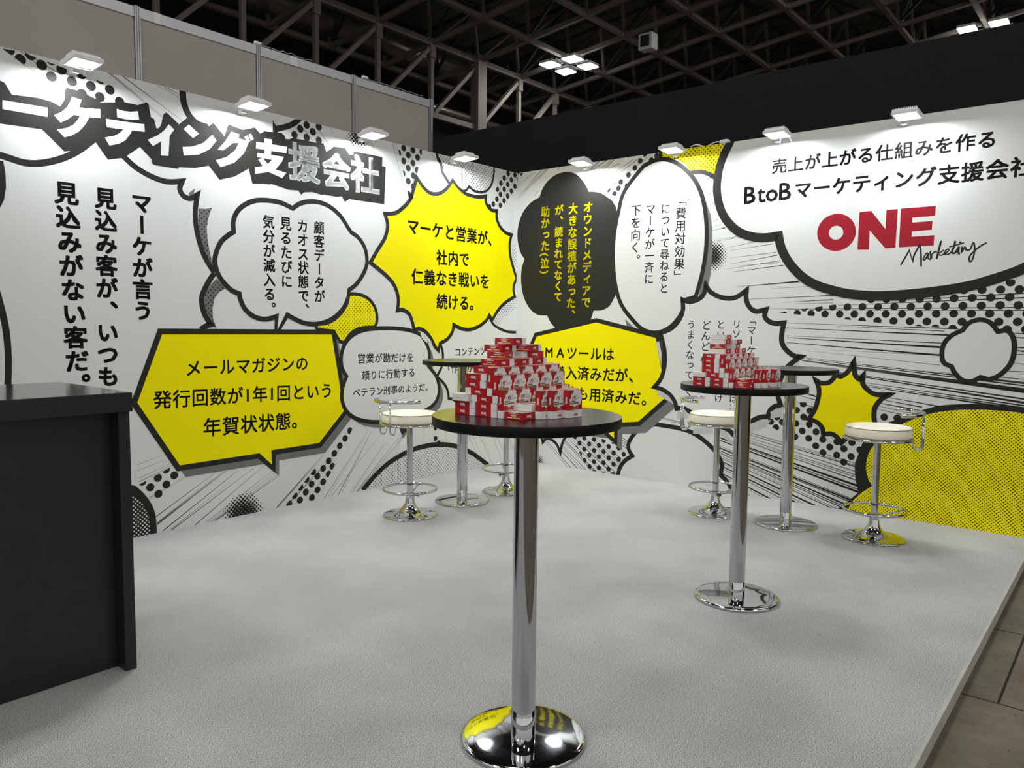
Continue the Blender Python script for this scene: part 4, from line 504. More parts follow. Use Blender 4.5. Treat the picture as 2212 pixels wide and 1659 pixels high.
 ('stroke','','bubble_outline','print_black',0.034,1,[(3.059,1.061,1),(3.068,0.978),(3.086,0.949),(3.104,0.939),(3.126,0.969,1),(3.124,0.912),(3.158,0.87),(3.214,0.84),(3.303,0.846,1),(3.251,0.811),(3.213,0.753),(3.207,0.694),(3.218,0.636),(3.244,0.58,1),(3.219,0.519,1),(3.164,0.528),(3.099,0.541),(3.043,0.525),(2.999,0.481,1),(2.967,0.518),(2.928,0.537),(2.872,0.528,1),(2.863,0.573),(2.827,0.61),(2.766,0.63,1),(2.808,0.711),(2.829,0.804),(2.826,0.864),(2.804,0.916,1),(2.845,0.898),(2.902,0.909),(2.943,0.964,1),(2.977,0.953),(3.023,0.99)],'yr',None),
 ('fill','tc','speech_bubble','print_white',[(2.096,2.744,1),(2.089,2.699),(2.051,2.628),(2.017,2.544),(1.998,2.453),(1.994,2.352),(2.011,2.256),(2.047,2.164),(2.11,2.079),(2.193,2.012),(2.296,1.974),(2.391,1.962),(2.491,1.97,1),(2.513,1.884),(2.569,1.779),(2.667,1.671),(2.773,1.604),(2.898,1.561),(3.014,1.534),(3.21,1.518),(3.468,1.534),(3.709,1.568),(3.861,1.611),(4.029,1.677),(4.164,1.777,1),(4.077,3.375,1)],None,'largest white cloud bubble carrying the red logo lettering'),
 ('stroke','','bubble_outline','print_black',0.066,0,[(2.096,2.744,1),(2.089,2.699),(2.051,2.628),(2.017,2.544),(1.998,2.453),(1.994,2.352),(2.011,2.256),(2.047,2.164),(2.11,2.079),(2.193,2.012),(2.296,1.974),(2.391,1.962),(2.491,1.97,1),(2.513,1.884),(2.569,1.779),(2.667,1.671),(2.773,1.604),(2.898,1.561),(3.014,1.534),(3.21,1.518),(3.468,1.534),(3.709,1.568),(3.861,1.611),(4.029,1.677),(4.164,1.777,1)],'tc',None),
 ('text','','lettering','print_black',0.027,[('売上が上がる仕組みを作る',0,2.478,2.477,11,3.792,2.486,0,0.97,None),('マーケティング支援会社',0,2.656,2.289,9,3.855,2.297,0,0.97,None)],'tc',None),
 ('text','','lettering','print_black',0.022,[('B',0,2.26,2.29,0,2.26,2.29,0,0.97,0.178),('t',0,2.349,2.291,0,2.349,2.291,0,0.97,0.178),('o',0,2.429,2.292,0,2.429,2.292,0,0.97,0.178),('B',0,2.527,2.292,0,2.527,2.292,0,0.97,0.178)],'tc',None),
 ('fill','one','logo_lettering','print_red',[(3.033,1.968,1),(3.033,1.947,1),(3.029,1.928,1),(3.022,1.909,1),(3.012,1.892,1),(3,1.877,1),(2.985,1.863,1),(2.968,1.853,1),(2.95,1.845,1),(2.93,1.839,1),(2.909,1.838,1),(2.889,1.839,1),(2.868,1.844,1),(2.848,1.851,1),(2.83,1.862,1),(2.813,1.875,1),(2.799,1.891,1),(2.787,1.908,1),(2.778,1.927,1),(2.772,1.948,1),(2.77,1.968,1),(2.771,1.989,1),(2.775,2.009,1),(2.782,2.028,1),(2.793,2.045,1),(2.806,2.061,1),(2.821,2.074,1),(2.839,2.084,1),(2.858,2.092,1),(2.878,2.096,1),(2.898,2.098,1),(2.919,2.096,1),(2.939,2.091,1),(2.958,2.083,1),(2.976,2.072,1),(2.992,2.058,1),(3.006,2.043,1),(3.017,2.026,1),(3.025,2.007,1),(3.031,1.988,1)],'tc','red capital letters of the logo'),
 ('fill','','logo_lettering','print_white',[(2.949,1.966,1),(2.949,1.958,1),(2.947,1.951,1),(2.945,1.944,1),(2.941,1.938,1),(2.937,1.932,1),(2.931,1.927,1),(2.925,1.923,1),(2.918,1.92,1),(2.91,1.918,1),(2.903,1.918,1),(2.895,1.918,1),(2.887,1.92,1),(2.88,1.923,1),(2.873,1.927,1),(2.867,1.932,1),(2.862,1.938,1),(2.858,1.944,1),(2.854,1.951,1),(2.852,1.958,1),(2.851,1.966,1),(2.852,1.974,1),(2.853,1.981,1),(2.856,1.988,1),(2.86,1.994,1),(2.865,2,1),(2.87,2.005,1),(2.877,2.009,1),(2.884,2.012,1),(2.891,2.013,1),(2.899,2.014,1),(2.906,2.013,1),(2.914,2.011,1),(2.921,2.008,1),(2.928,2.005,1),(2.934,2,1),(2.939,1.994,1),(2.943,1.987,1),(2.946,1.98,1),(2.948,1.973,1)],'tc',None),
 ('fill','','logo_lettering','print_red',[(3.051,2.096,1),(3.127,2.099,1),(3.223,1.97,1),(3.224,2.098,1),(3.295,2.098,1),(3.292,1.841,1),(3.229,1.839,1),(3.123,1.966,1),(3.124,1.836,1),(3.049,1.839,1)],'tc',None),
 ('fill','','logo_lettering','print_red',[(3.314,2.099,1),(3.523,2.099,1),(3.523,2.034,1),(3.387,2.034,1),(3.387,2.001,1),(3.508,2.003,1),(3.507,1.946,1),(3.388,1.944,1),(3.388,1.908,1),(3.523,1.91,1),(3.523,1.844,1),(3.313,1.842,1)],'tc',None),
 ('stroke','','script_lettering','print_black',0.0109,0,[(3.332,1.732),(3.336,1.735),(3.378,1.818,1),(3.402,1.745,1),(3.41,1.787),(3.44,1.855,1),(3.445,1.824),(3.45,1.786),(3.455,1.708)],'tc',None),
 ('stroke','','script_lettering','print_black',0.0092,0,[(3.493,1.792),(3.482,1.794),(3.466,1.763),(3.468,1.752),(3.477,1.757),(3.495,1.789),(3.491,1.767),(3.499,1.757),(3.509,1.758),(3.504,1.805),(3.508,1.783),(3.513,1.783),(3.529,1.801),(3.544,1.8)],'tc',None),
 ('stroke','','script_lettering','print_black',0.0126,0,[(3.511,1.783),(3.513,1.758)],'tc',None),
 ('stroke','','script_lettering','print_black',0.0126,0,[(3.565,1.872),(3.555,1.816),(3.544,1.754)],'tc',None),
 ('stroke','','script_lettering','print_black',0.0086,0,[(3.582,1.812),(3.566,1.796),(3.549,1.789),(3.567,1.778),(3.586,1.785),(3.611,1.805),(3.609,1.816),(3.595,1.809),(3.586,1.79),(3.596,1.782),(3.615,1.785),(3.631,1.801)],'tc',None),
 ('stroke','','script_lettering','print_black',0.0126,0,[(3.647,1.866),(3.641,1.83),(3.631,1.799),(3.636,1.788),(3.651,1.792),(3.668,1.824),(3.667,1.8),(3.67,1.786),(3.677,1.78)],'tc',None),
 ('stroke','','script_lettering','print_black',0.0086,0,[(3.614,1.829),(3.653,1.839),(3.697,1.851)],'tc',None),
 ('stroke','','script_lettering','print_black',0.0126,0,[(3.669,1.858),(3.681,1.851)],'tc',None),
 ('stroke','','script_lettering','print_black',0.0098,0,[(3.687,1.828),(3.686,1.793),(3.701,1.822),(3.708,1.816),(3.711,1.806),(3.732,1.807),(3.747,1.846),(3.754,1.84),(3.758,1.808),(3.755,1.766),(3.747,1.738),(3.739,1.73),(3.731,1.738),(3.734,1.767),(3.754,1.793),(3.78,1.818),(3.803,1.835),(3.823,1.844)],'tc',None),
]


# ------------------------------------------------------------------ setting
carpet = obj('floor', box_bm(-.0, 4.165, -9.0, 0, -.03, 0), 'carpet')
tag(carpet, 'pale grey carpet of the booth', 'floor', kind='structure')
edge = obj('trim_1', box_bm(4.165, 4.178, -9.0, 0, -.055, .001, bevel=.001), 'carpet_edge')
tag(edge, 'grey edging strip along the right side of the carpet', 'trim', kind='structure')
hall_floor = obj('floor_hall', box_bm(-30, 40, -40, 40, -.2, -.055), 'concrete')
tag(hall_floor, 'worn brown concrete floor of the hall outside the booth', 'floor', kind='structure')
def frame_wall(name, mw, rect, t, label):
    o = obj(name, box_bm(rect[0][0], rect[1][0], rect[0][1], rect[2][1], -t, 0), 'print_white')
    o.matrix_world = mw
    return tag(o, label, 'wall', kind='structure')
ML = Matrix(((0, 0, 1, 0), (1, 0, 0, 0), (0, 1, 0, 0), (0, 0, 0, 1)))
MR = Matrix(((1, 0, 0, 0), (0, 0, -1, 0), (0, 1, 0, 0), (0, 0, 0, 1)))
RL = [(-6.5, 0), (0, 0), (0, 2.7), (-6.5, 2.7)]; RR = [(0.0, 0), (4.165, 0), (4.165, 2.7), (0.0, 2.7)]
wall_l = frame_wall('wall_left', ML, RL, .06, 'left wall printed with comic speech bubbles and Japanese lettering')
wall_r = frame_wall('wall_right', MR, RR, .06, 'right wall printed with comic speech bubbles and red logo')
print_art(wall_l, ART_LEFT, RL); print_art(wall_r, ART_RIGHT, RR)

# grey system-panel wall of the next booth
gw = thing('wall_rear_left', 'tall warm grey system panel wall rising behind the left printed wall', 'wall'); gw['kind'] = 'structure'
GX, GH, g0 = -1.0, 3.5, -.15
for k in range(6):
    y1 = g0-.965*k; y0 = y1-.965
    obj('panel', box_bm(GX-.012, GX-.004, y0+.02, y1-.02, -.05, GH-.075), 'panel_grey', gw)
    rail = obj('rail', box_bm(GX-.03, GX+.005, y0+.02, y1-.02, GH-.075, GH, bevel=.003), 'aluminium', gw)
    if k == 1: obj('joint_plate', box_bm(GX+.004, GX+.008, y0+.30, y0+.36, GH-.075, GH), 'lamp_white', rail)
    if k in (2, 3): obj('joint_plate', box_bm(GX+.004, GX+.008, y0+.12, y0+.17, GH-.075, GH), 'lamp_white', rail)
for k in range(7):
    y = g0-.965*k; bm = bmesh.new()
    bx(bm, GX-.03, GX+.012, y-.02, y-.012, -.05, GH+.005); bx(bm, GX-.03, GX+.012, y+.012, y+.02, -.05, GH+.005)
    bx(bm, GX-.03, GX+.012, y-.004, y+.004, -.05, GH+.005); bx(bm, GX-.026, GX+.002, y-.02, y+.02, -.05, GH+.004)
    obj('post', bm, 'aluminium', gw)
rnd = random.Random(7)
for k, (ya, yb) in enumerate(((-2.05, -1.55), (-.95, -.25))):
    bm = bmesh.new(); pts = [(GX-.01+rnd.uniform(-.008, .008), ya+(yb-ya)*i/14, GH+.008+rnd.uniform(0, .018)) for i in range(15)]
    tube(bm, pts, .004, 6); cb = obj('cable', bm, 'lamp_grey', smooth=True)
    tag(cb, ('thin cable lying on top of the grey panel wall, farther from the corner', 'thin cable lying on top of the grey panel wall, nearest its free end')[k], 'cable')
    pl = obj('plug', box_bm(GX-.022, GX+.008, ya-.06, ya+.0, GH+.006, GH+.03, bevel=.006), 'lamp_white', cb)
bw = obj('wall_rear_right', box_bm(-6.0, 9.5, 1.0, 1.08, -.05, 3.49), 'rear_black')
tag(bw, 'tall plain black wall rising behind the right printed wall', 'wall', kind='structure')

# ------------------------------------------------------------------ exhibition hall roof
LT = 2.63; O = Vector((-14.18, 18.12, 12.0)); A = Vector((.9934, .0014, .1146)).normalized(); B = Vector((-.0015, 1, .0014)).normalized()
UPV = A.cross(B).normalized()
def node(i, j, h=0): return O+A*LT*i+B*LT*j+UPV*h
roof = thing('ceiling', 'dark panelled roof of the exhibition hall', 'ceiling'); roof['kind'] = 'structure'
rp = obj('roof_panels', box_bm(-8*LT, 16*LT, -14*LT, 12*LT, 0, .2), 'roof', roof)
rp.matrix_world = Matrix((( A.x, B.x, UPV.x, 0), (A.y, B.y, UPV.y, 0), (A.z, B.z, UPV.z, 0), (0, 0, 0, 1)))
rp.location = node(0, 0, 2.75)
I0, I1, J0, J1 = -2, 9, -8, 8
truss = thing('ceiling_truss', 'grid of pale steel trusses under the hall roof', 'roof truss', node(0, 0)); truss['kind'] = 'structure'
truss.location = (0, 0, 0)
for i in range(I0, I1+1):
    bm = bmesh.new(); beam(bm, node(i, J0), node(i, J1), .17, .17, UPV); obj('lower_chord', bm, 'steel', truss)
    bm = bmesh.new(); beam(bm, node(i, J0, 2.1), node(i, J1, 2.1), .12, .14, UPV); obj('upper_chord', bm, 'steel_unlit', truss)
for j in range(J0, J1+1):
    bm = bmesh.new(); beam(bm, node(I0, j), node(I1, j), .15, .16, UPV); obj('cross_chord', bm, 'steel', truss)
    bm = bmesh.new(); beam(bm, node(I0, j, 2.1), node(I1, j, 2.1), .11, .12, UPV); obj('upper_chord', bm, 'steel_unlit', truss)
for i in range(I0, I1+1):
    bm = bmesh.new()
    for j in range(J0, J1+1): beam(bm, node(i, j), node(i, j, 2.1), .11)
    obj('web_posts', bm, 'steel', truss)
    bm = bmesh.new()
    for j in range(J0, J1):
        beam(bm, node(i, j, .05), node(i, j+1, 2.05), .075); beam(bm, node(i, j, .05)+A*.12, node(i, j+1, 2.05)+A*.12, .04)
    obj('web_diagonals', bm, 'steel', truss)
    if i < I1:
        bm = bmesh.new()
        for j in range(J0, J1+1): beam(bm, node(i, j, 2.1), node(i+1, j, .1), .1) if (i+j) % 2 else beam(bm, node(i, j, .1), node(i+1, j, 2.1), .1)
        obj('cross_diagonals', bm, 'steel_unlit', truss)
for i in range(I0, I1+1, 1):
    bm = bmesh.new()
    for j in range(J0, J1+1):
        p = node(i, j); bx(bm, p.x-.16, p.x+.16, p.y-.16, p.y+.16, p.z-.06, p.z+.14)
    obj('gussets', bm, 'steel', truss)
# deep main truss under the column of nodes nearest the far wall
mt_ = thing('main_truss', 'deep lattice truss hanging below the far edge of the roof grid', 'roof truss'); mt_['kind'] = 'structure'
DEP = 2.62
for sgn in (0,):
    bm = bmesh.new(); beam(bm, node(-1, J0)-Vector((0, 0, DEP)), node(-1, J1)-Vector((0, 0, DEP)), .2, .2); obj('bottom_chord', bm, 'steel', mt_)
    bm = bmesh.new(); beam(bm, node(-1, J0), node(-1, J1), .22, .22); obj('top_chord', bm, 'steel', mt_)
    for j in range(-7, 7):
        p = node(-1, j); bm = bmesh.new(); beam(bm, p, p-Vector((0, 0, DEP)), .15 if j else .3)
        beam(bm, p-Vector((0, 0, .05)), p-Vector((0, 0, .55)), .26); obj('hanger', bm, 'steel', mt_)
        q = node(-1, j-1); bm = bmesh.new(); beam(bm, p-Vector((0, .15, .25)), q-Vector((0, -.15, DEP-.1)), .2, .14); obj('brace', bm, 'steel', mt_)
pb = bmesh.new(); p = node(-1, 0); beam(pb, p+Vector((.05, 0, .2)), Vector((p.x+.05, p.y, -.05)), .5, .42)
tag(obj('pillar', pb, 'steel'), 'tall steel pillar holding up the roof truss behind the corner', 'pillar', kind='structure')
for nm, r_, x_, z_, a_, b_, lb in (('ceiling_duct', .55, -19.5, 12.3, -2, 20.6, 'thick silver ventilation duct under the roof, above the grey panels'), ('ceiling_duct', .22, -19.5, 11.9, 20.6, 40, 'thin silver pipe continuing from the thick duct under the roof'), ('ceiling_duct', .16, -19.0, 10.2, 8, 40, 'lower thin silver pipe under the far edge of the roof')):
    bm = bmesh.new(); tube(bm, [(x_, a_+(b_-a_)*k/8, z_) for k in range(9)], r_, 20)
    tag(obj(nm, bm, 'duct', smooth=True, angle=40), lb, 'duct', kind='structure')
for nm, a in (('wall_hall_far', (-24.2, -24, -40, 40, -.05, 20)), ('wall_hall_side', (-24, 40, 38, 38.2, -.05, 22))):
    tag(obj(nm, box_bm(*a), 'hall_wall'), {'wall_hall_far': 'dark far wall of the exhibition hall beyond the left trusses', 'wall_hall_side': 'dark side wall of the exhibition hall beyond the right trusses'}[nm], 'wall', kind='structure')

# hall lamps: four square panels around a truss node
def hall_lamp(label):
    t = thing('hall_lamp', label, 'ceiling lamp', group='hall lamps hung from the roof trusses')
    bm = bmesh.new(); bx(bm, -.95, .95, -.03, .03, -.02, .04); bx(bm, -.03, .03, -.95, .95, -.02, .04); obj('bracket', bm, 'dark_metal', t)
    for sx, sy in ((1, 1), (1, -1), (-1, 1), (-1, -1)):
        x, y = sx*.55, sy*.55
        h = obj('housing', box_bm(x-.33, x+.33, y-.33, y+.33, -.02, .1, bevel=.03), 'lamp_white', t)
        obj('lens', box_bm(x-.31, x+.31, y-.31, y+.31, -.045, -.021), 'hall_lens', h)
    remember(t); return t
hl = hall_lamp('bright four-panel hall lamp under the roof trusses, left of the dark gap')
hl.location = node(0, 1)-Vector((0, 0, .27))
first = [((5, 5), 'bright hall lamp just above the top edge of the black wall')]
for (i, j), lb in first+[((i, j), 'four-panel hall lamp added to light the booth from high above, outside the picture') for i, j in ((5, 1), (5, -7), (10, -7), (5, -11), (10, -11), (10, -15), (5, -15))]:  # unseen copies added to brighten the right wall and front floor
    dup(hl, lb, loc=node(i, j)-Vector((0, 0, .27)))
sp = obj('loudspeaker', box_bm(-.3, .3, -.22, .22, -.3, .3, bevel=.04), 'lamp_white')
sp.location = node(2, 1, 0)+Vector((-1.6, .0, -.75)); tag(sp, 'small pale box fixed to the roof trusses near the top of the picture', 'speaker')
obj('grille', box_bm(-.18, .18, -.26, -.221, -.2, .2), 'dark_metal', sp)

# ------------------------------------------------------------------ floodlights clamped to the tops of the printed walls
def floodlight(sg, label):
    """local x runs along the wall, y out into the booth, z up from the wall's top edge; sg = side of the bracket"""
    t = thing('floodlight', label, 'floodlight', group='floodlights along the tops of the printed walls')
    al = radians(5); R = Matrix.Rotation(al, 4, 'X'); R.translation = Vector((0, .19, -.048))
    def tl(bm): bmesh.ops.transform(bm, matrix=R, verts=bm.verts); return bm
    bm = bmesh.new(); bx(bm, -.125, .125, -.085, .085, -.004, .018, bevel=.004); bx(bm, -.105, .105, -.06, .06, .018, .034, bevel=.003)
    for k in range(12): bx(bm, -.095+k*.017, -.089+k*.017, -.05, .05, .034, .05)
    h = obj('housing', tl(bm), 'lamp_white', t)
    bm = bmesh.new()
    for a in ((-.125, .125, -.085, -.07), (-.125, .125, .07, .085), (-.125, -.11, -.07, .07), (.11, .125, -.07, .07)): bx(bm, *a, -.014, -.004)
    obj('bezel', tl(bm), 'lamp_white', h)
    obj('lens', tl(box_bm(-.095, .095, -.055, .055, -.0085, -.0045)), 'lens', h)
    obj('lens_border', tl(box_bm(-.11, .11, -.07, .07, -.0075, -.0041)), 'lamp_grey', h)
    bm = bmesh.new(); x = sg*.13
    bx(bm, x-.012, x+.012, -.075, .03, .001, .014); bx(bm, x-.012, x+.012, .013, .02, -.075, .014); bx(bm, x-.012, x+.012, -.082, -.075, -.06, .014)
    bx(bm, x-.012, x+.012, .02, .19, -.012, .0)
    bx(bm, x-.02, x+.02, .16, .2, -.045, .015, bevel=.004)
    b = obj('bracket', bm, 'lamp_white', t)
    bm = bmesh.new(); tube(bm, [(x+sg*.012, .18, -.02), (x+sg*.045, .18, -.02)], .013, 12); obj('knob', bm, 'dark_metal', b)
    bm = bmesh.new(); bx(bm, sg*.055, sg*.055+.055, .016, .06, -.085, -.05, bevel=.004); bx(bm, sg*.055, sg*.055+.05, .05, .14, -.062, -.055); obj('clamp', bm, 'lamp_white', b)
    remember(t); return t
proto_l = floodlight(-1, 'floodlight on the left wall, nearest the black counter'); proto_r = floodlight(1, 'floodlight on the right wall, nearest the corner')
names = ['nearest the black counter', 'second nearest the black counter', 'above the word ending the headline', 'nearest the corner']
rotl = Matrix(((0, 1, 0, 0), (1, 0, 0, 0), (0, 0, 1, 0), (0, 0, 0, 1)))
for k, s in enumerate((-3.905, -2.89, -1.91, -.925)):
    o = proto_l if k == 0 else dup(proto_l, 'floodlight on the left wall, '+names[k])
    o.location = (0, s, 2.7); o.rotation_euler = (0, 0, -pi/2); o.scale = (.62, 1, .75)
names = ['nearest the corner', 'second from the corner', 'third from the corner, with a dangling cable loop', 'nearest the red logo']
for k, s in enumerate((.846, 1.701, 2.528, 3.369)):
    o = proto_r if k == 0 else dup(proto_r, 'floodlight on the right wall, '+names[k])
    o.location = (s, 0, 2.7); o.rotation_euler = (0, 0, pi); o.scale = (.62, 1, .75)
bm = bmesh.new(); tube(bm, [(2.57+.045*sin(a)*(1 if a < pi else .9), -.14-.03*cos(a), 2.6+.05*cos(a)) for a in [2*pi*k/24 for k in range(24)]], .0022, 6, closed=True)
tag(obj('cable_loop', bm, 'lamp_grey', smooth=True), 'thin loop of cable hanging under the third floodlight from the corner', 'cable')
bm = bmesh.new(); tube(bm, [(1.75+.3*k/12, .02, 2.712+.012*sin(k*.9)) for k in range(13)], .004, 6); cb = obj('cable', bm, 'lamp_white', smooth=True)
tag(cb, 'white cable on top of the right wall beside the yellow dotted patch', 'cable'); obj('plug', box_bm(2.0, 2.07, 0, .05, 2.701, 2.73, bevel=.008), 'lamp_white', cb)

# ------------------------------------------------------------------ bar tables
def bar_table(label, loc):
    t = thing('bar_table', label, 'table', loc, group='round chrome bar tables')
    bm = bmesh.new(); lathe(bm, [(0, 0), (.196, 0), (.199, .004), (.1985, .012), (.194, .0155), (.185, .0168), (.15, .0185), (.10, .0205), (.045, .022), (0, .022)], 72)
    obj('base_plate', bm, 'chrome', t, True, 50)
    bm = bmesh.new(); lathe(bm, [(.0385, .022), (.0385, .085), (.038, .0855)], 40); obj('reflection_seam', bm, 'chrome', t, True, 50)  # nearly flush step: the base plate's reflected edge put into the shape
    bm = bmesh.new(); lathe(bm, [(.038, .02), (.038, 1.0)], 40); obj('pole', bm, 'chrome', t, True, 50)
    bm = bmesh.new(); lathe(bm, [(0, .992), (.12, .992), (.12, 1.004), (0, 1.004)], 40); obj('mounting_plate', bm, 'dark_metal', t, True, 40)
    bm = bmesh.new(); lathe(bm, [(0, 1.032), (.2885, 1.035), (.289, 1.0345)], 96); lathe(bm, [(0, 1.035), (.288, 1.035)], 96); tt = obj('tabletop', bm, 'table_black', t, True, 30)
    bm = bmesh.new(); lathe(bm, [(.288, 1.035), (.2895, 1.0335), (.29, 1.031), (.29, 1.008), (.2885, 1.0062)], 96); obj('edge_band', bm, 'edge_black', tt, True, 40)
    bm = bmesh.new(); lathe(bm, [(0, 1.004), (.284, 1.004), (.289, 1.0062)], 96); obj('underside', bm, 'underside', tt, True, 40)
    remember(t); return t
FT, MT_ = (3.183, -3.868), (3.18, -2.212)
t1 = bar_table('black topped bar table nearest the camera, carrying the larger looking box pile', (*FT, 0))
dup(t1, 'black topped bar table right of the nearest one, carrying the second box pile', loc=(*MT_, 0))
dup(t1, 'bare bar table close to the right wall, behind the second box pile', loc=(2.861, -.681, 0))
dup(t1, 'bare bar table close to the left wall, half hidden by the nearest box pile', loc=(.822, -1.62, 0))

# ------------------------------------------------------------------ bar stools (back rail towards local +x)
def bar_stool(label, loc, rz):
    t = thing('bar_stool', label, 'stool', loc, rz, 'white seated chrome bar stools')
    bm = bmesh.new()
    pr = [(0, 0), (.180, 0), (.183, .003), (.1825, .008), (.172, .013)]
    for k in range(1, 13):
        u = k/12; pr.append((.172-(.172-.030)*(1-(1-u)**1.7), .013+.100*u**2.1))
    pr += [(.0275, .125)]
    lathe(bm, pr, 64); obj('base', bm, 'chrome', t, True, 60)
    bm = bmesh.new(); lathe(bm, [(.021, .10), (.021, .62)], 32); obj('pole', bm, 'chrome', t, True)
    bm = bmesh.new(); lathe(bm, [(.024, .118), (.029, .12), (.029, .155), (.024, .157)], 32); col = obj('collar', bm, 'chrome', t, True, 40)
    bm = bmesh.new(); tube(bm, [(.028*cos(2.3), .028*sin(2.3), .135), (.05*cos(2.3), .05*sin(2.3), .135)], .005, 8); tube(bm, [(.05*cos(2.3), .05*sin(2.3), .135), (.058*cos(2.3), .058*sin(2.3), .135)], .011, 8); obj('knob', bm, 'dark_metal', col)
    bm = bmesh.new(); tube(bm, [(.180*cos(a), .180*sin(a), .182) for a in [2*pi*k/64 for k in range(64)]], .0085, 10, closed=True); fr = obj('foot_ring', bm, 'chrome', t, True)
    for a in (radians(20), radians(200)):
        bm = bmesh.new(); tube(bm, [(.176*cos(a), .176*sin(a), .181), (.02*cos(a), .02*sin(a), .142)], .006, 8); obj('spoke', bm, 'chrome', fr, True)
    bm = bmesh.new(); tube(bm, [(.196*cos(a), .196*sin(a), .628) for a in [2*pi*k/64 for k in range(64)]], .0085, 10, closed=True); sr = obj('seat_ring', bm, 'chrome', t, True)
    bm = bmesh.new(); lathe(bm, [(0, .612), (.11, .612), (.185, .63), (.185, .634), (0, .634)], 40); obj('seat_plate', bm, 'chrome', t, True, 30)
    bm = bmesh.new(); pr = [(0, .634), (.180, .634), (.187, .640), (.189, .665), (.188, .692), (.184, .700), (.172, .704), (.12, .708), (.06, .707), (.02, .702), (0, .700)]
    lathe(bm, pr, 64)
    for v in bm.verts:                                              # six shallow creases running to the buttoned centre
        r = math.hypot(v.co.x, v.co.y)
        if v.co.z > .698 and .01 < r < .15: v.co.z -= .004*max(0, cos(6*math.atan2(v.co.y, v.co.x)))**8*(1-r/.16)
    cu = obj('cushion', bm, 'leather', t, True, 60)
    for z in (.6965, .642):
        bm = bmesh.new(); tube(bm, [(.1872*cos(a), .1872*sin(a), z) for a in [2*pi*k/64 for k in range(64)]], .0026, 6, closed=True); obj('piping', bm, 'piping', cu, True)
    bm = bmesh.new(); ca = radians(72)
    tube(bm, [(.055+.19*cos(a), .19*sin(a), .79) for a in [-ca+2*ca*k/28 for k in range(29)]], .012, 12); br = obj('back_rail', bm, 'chrome', t, True, 50)
    for y in (-.042, .042):
        x = .243; bm = bmesh.new()
        path = [(x, y, .79), (x, y, .63)]+[(x-.026+.026*cos(a), y, .603-.026*sin(a)) for a in [pi*k/8 for k in range(9)]]+[(x-.052, y, .622)]
        tube(bm, path, .0055, 8); obj('support_rod', bm, 'chrome', br, True)
    remember(t); return t
def face(dx, dy): return math.atan2(dy, dx)
s1 = bar_stool('bar stool by the left wall in front of the small white bubble', (.835, -2.152, 0), YAW+radians(-90-33))
dup(s1, 'bar stool nearest the corner, mostly hidden by the nearest table pole', loc=(.853, -1.155, 0), rotz=YAW+radians(80))
dup(s1, 'bar stool by the right wall, partly behind the pole of the second table', loc=(2.373, -.697, 0), rotz=YAW+radians(158))
dup(s1, 'bar stool farthest right, in front of the yellow dotted bubble', loc=(3.399, -.649, 0), rotz=YAW+radians(-24))

# ------------------------------------------------------------------ reception counter at the left
ct = thing('reception_counter', 'black reception counter at the left edge of the picture', 'counter', (1.78, -4.42, 0))
def cb(name, *a, m='counter_black', bevel=.0015, par=None): return obj(name, box_bm(*a, bevel=bevel), m, par or ct)
top = cb('countertop', -.66, .0, -1.9, .0, .977, 1.046)
obj('top_surface', box_bm(-.658, -.002, -1.898, -.002, 1.0455, 1.0472), 'counter_top', top)
cb('side_panel', -.62, -.018, -.045, -.004, 0, .977)
cb('side_panel', -.62, -.018, -1.88, -1.84, 0, .977)
cb('front_panel', -.11, -.085, -1.84, -.045, 0.002, .977)
cb('shelf', -.62, -.11, -1.84, -.045, .5, .52)

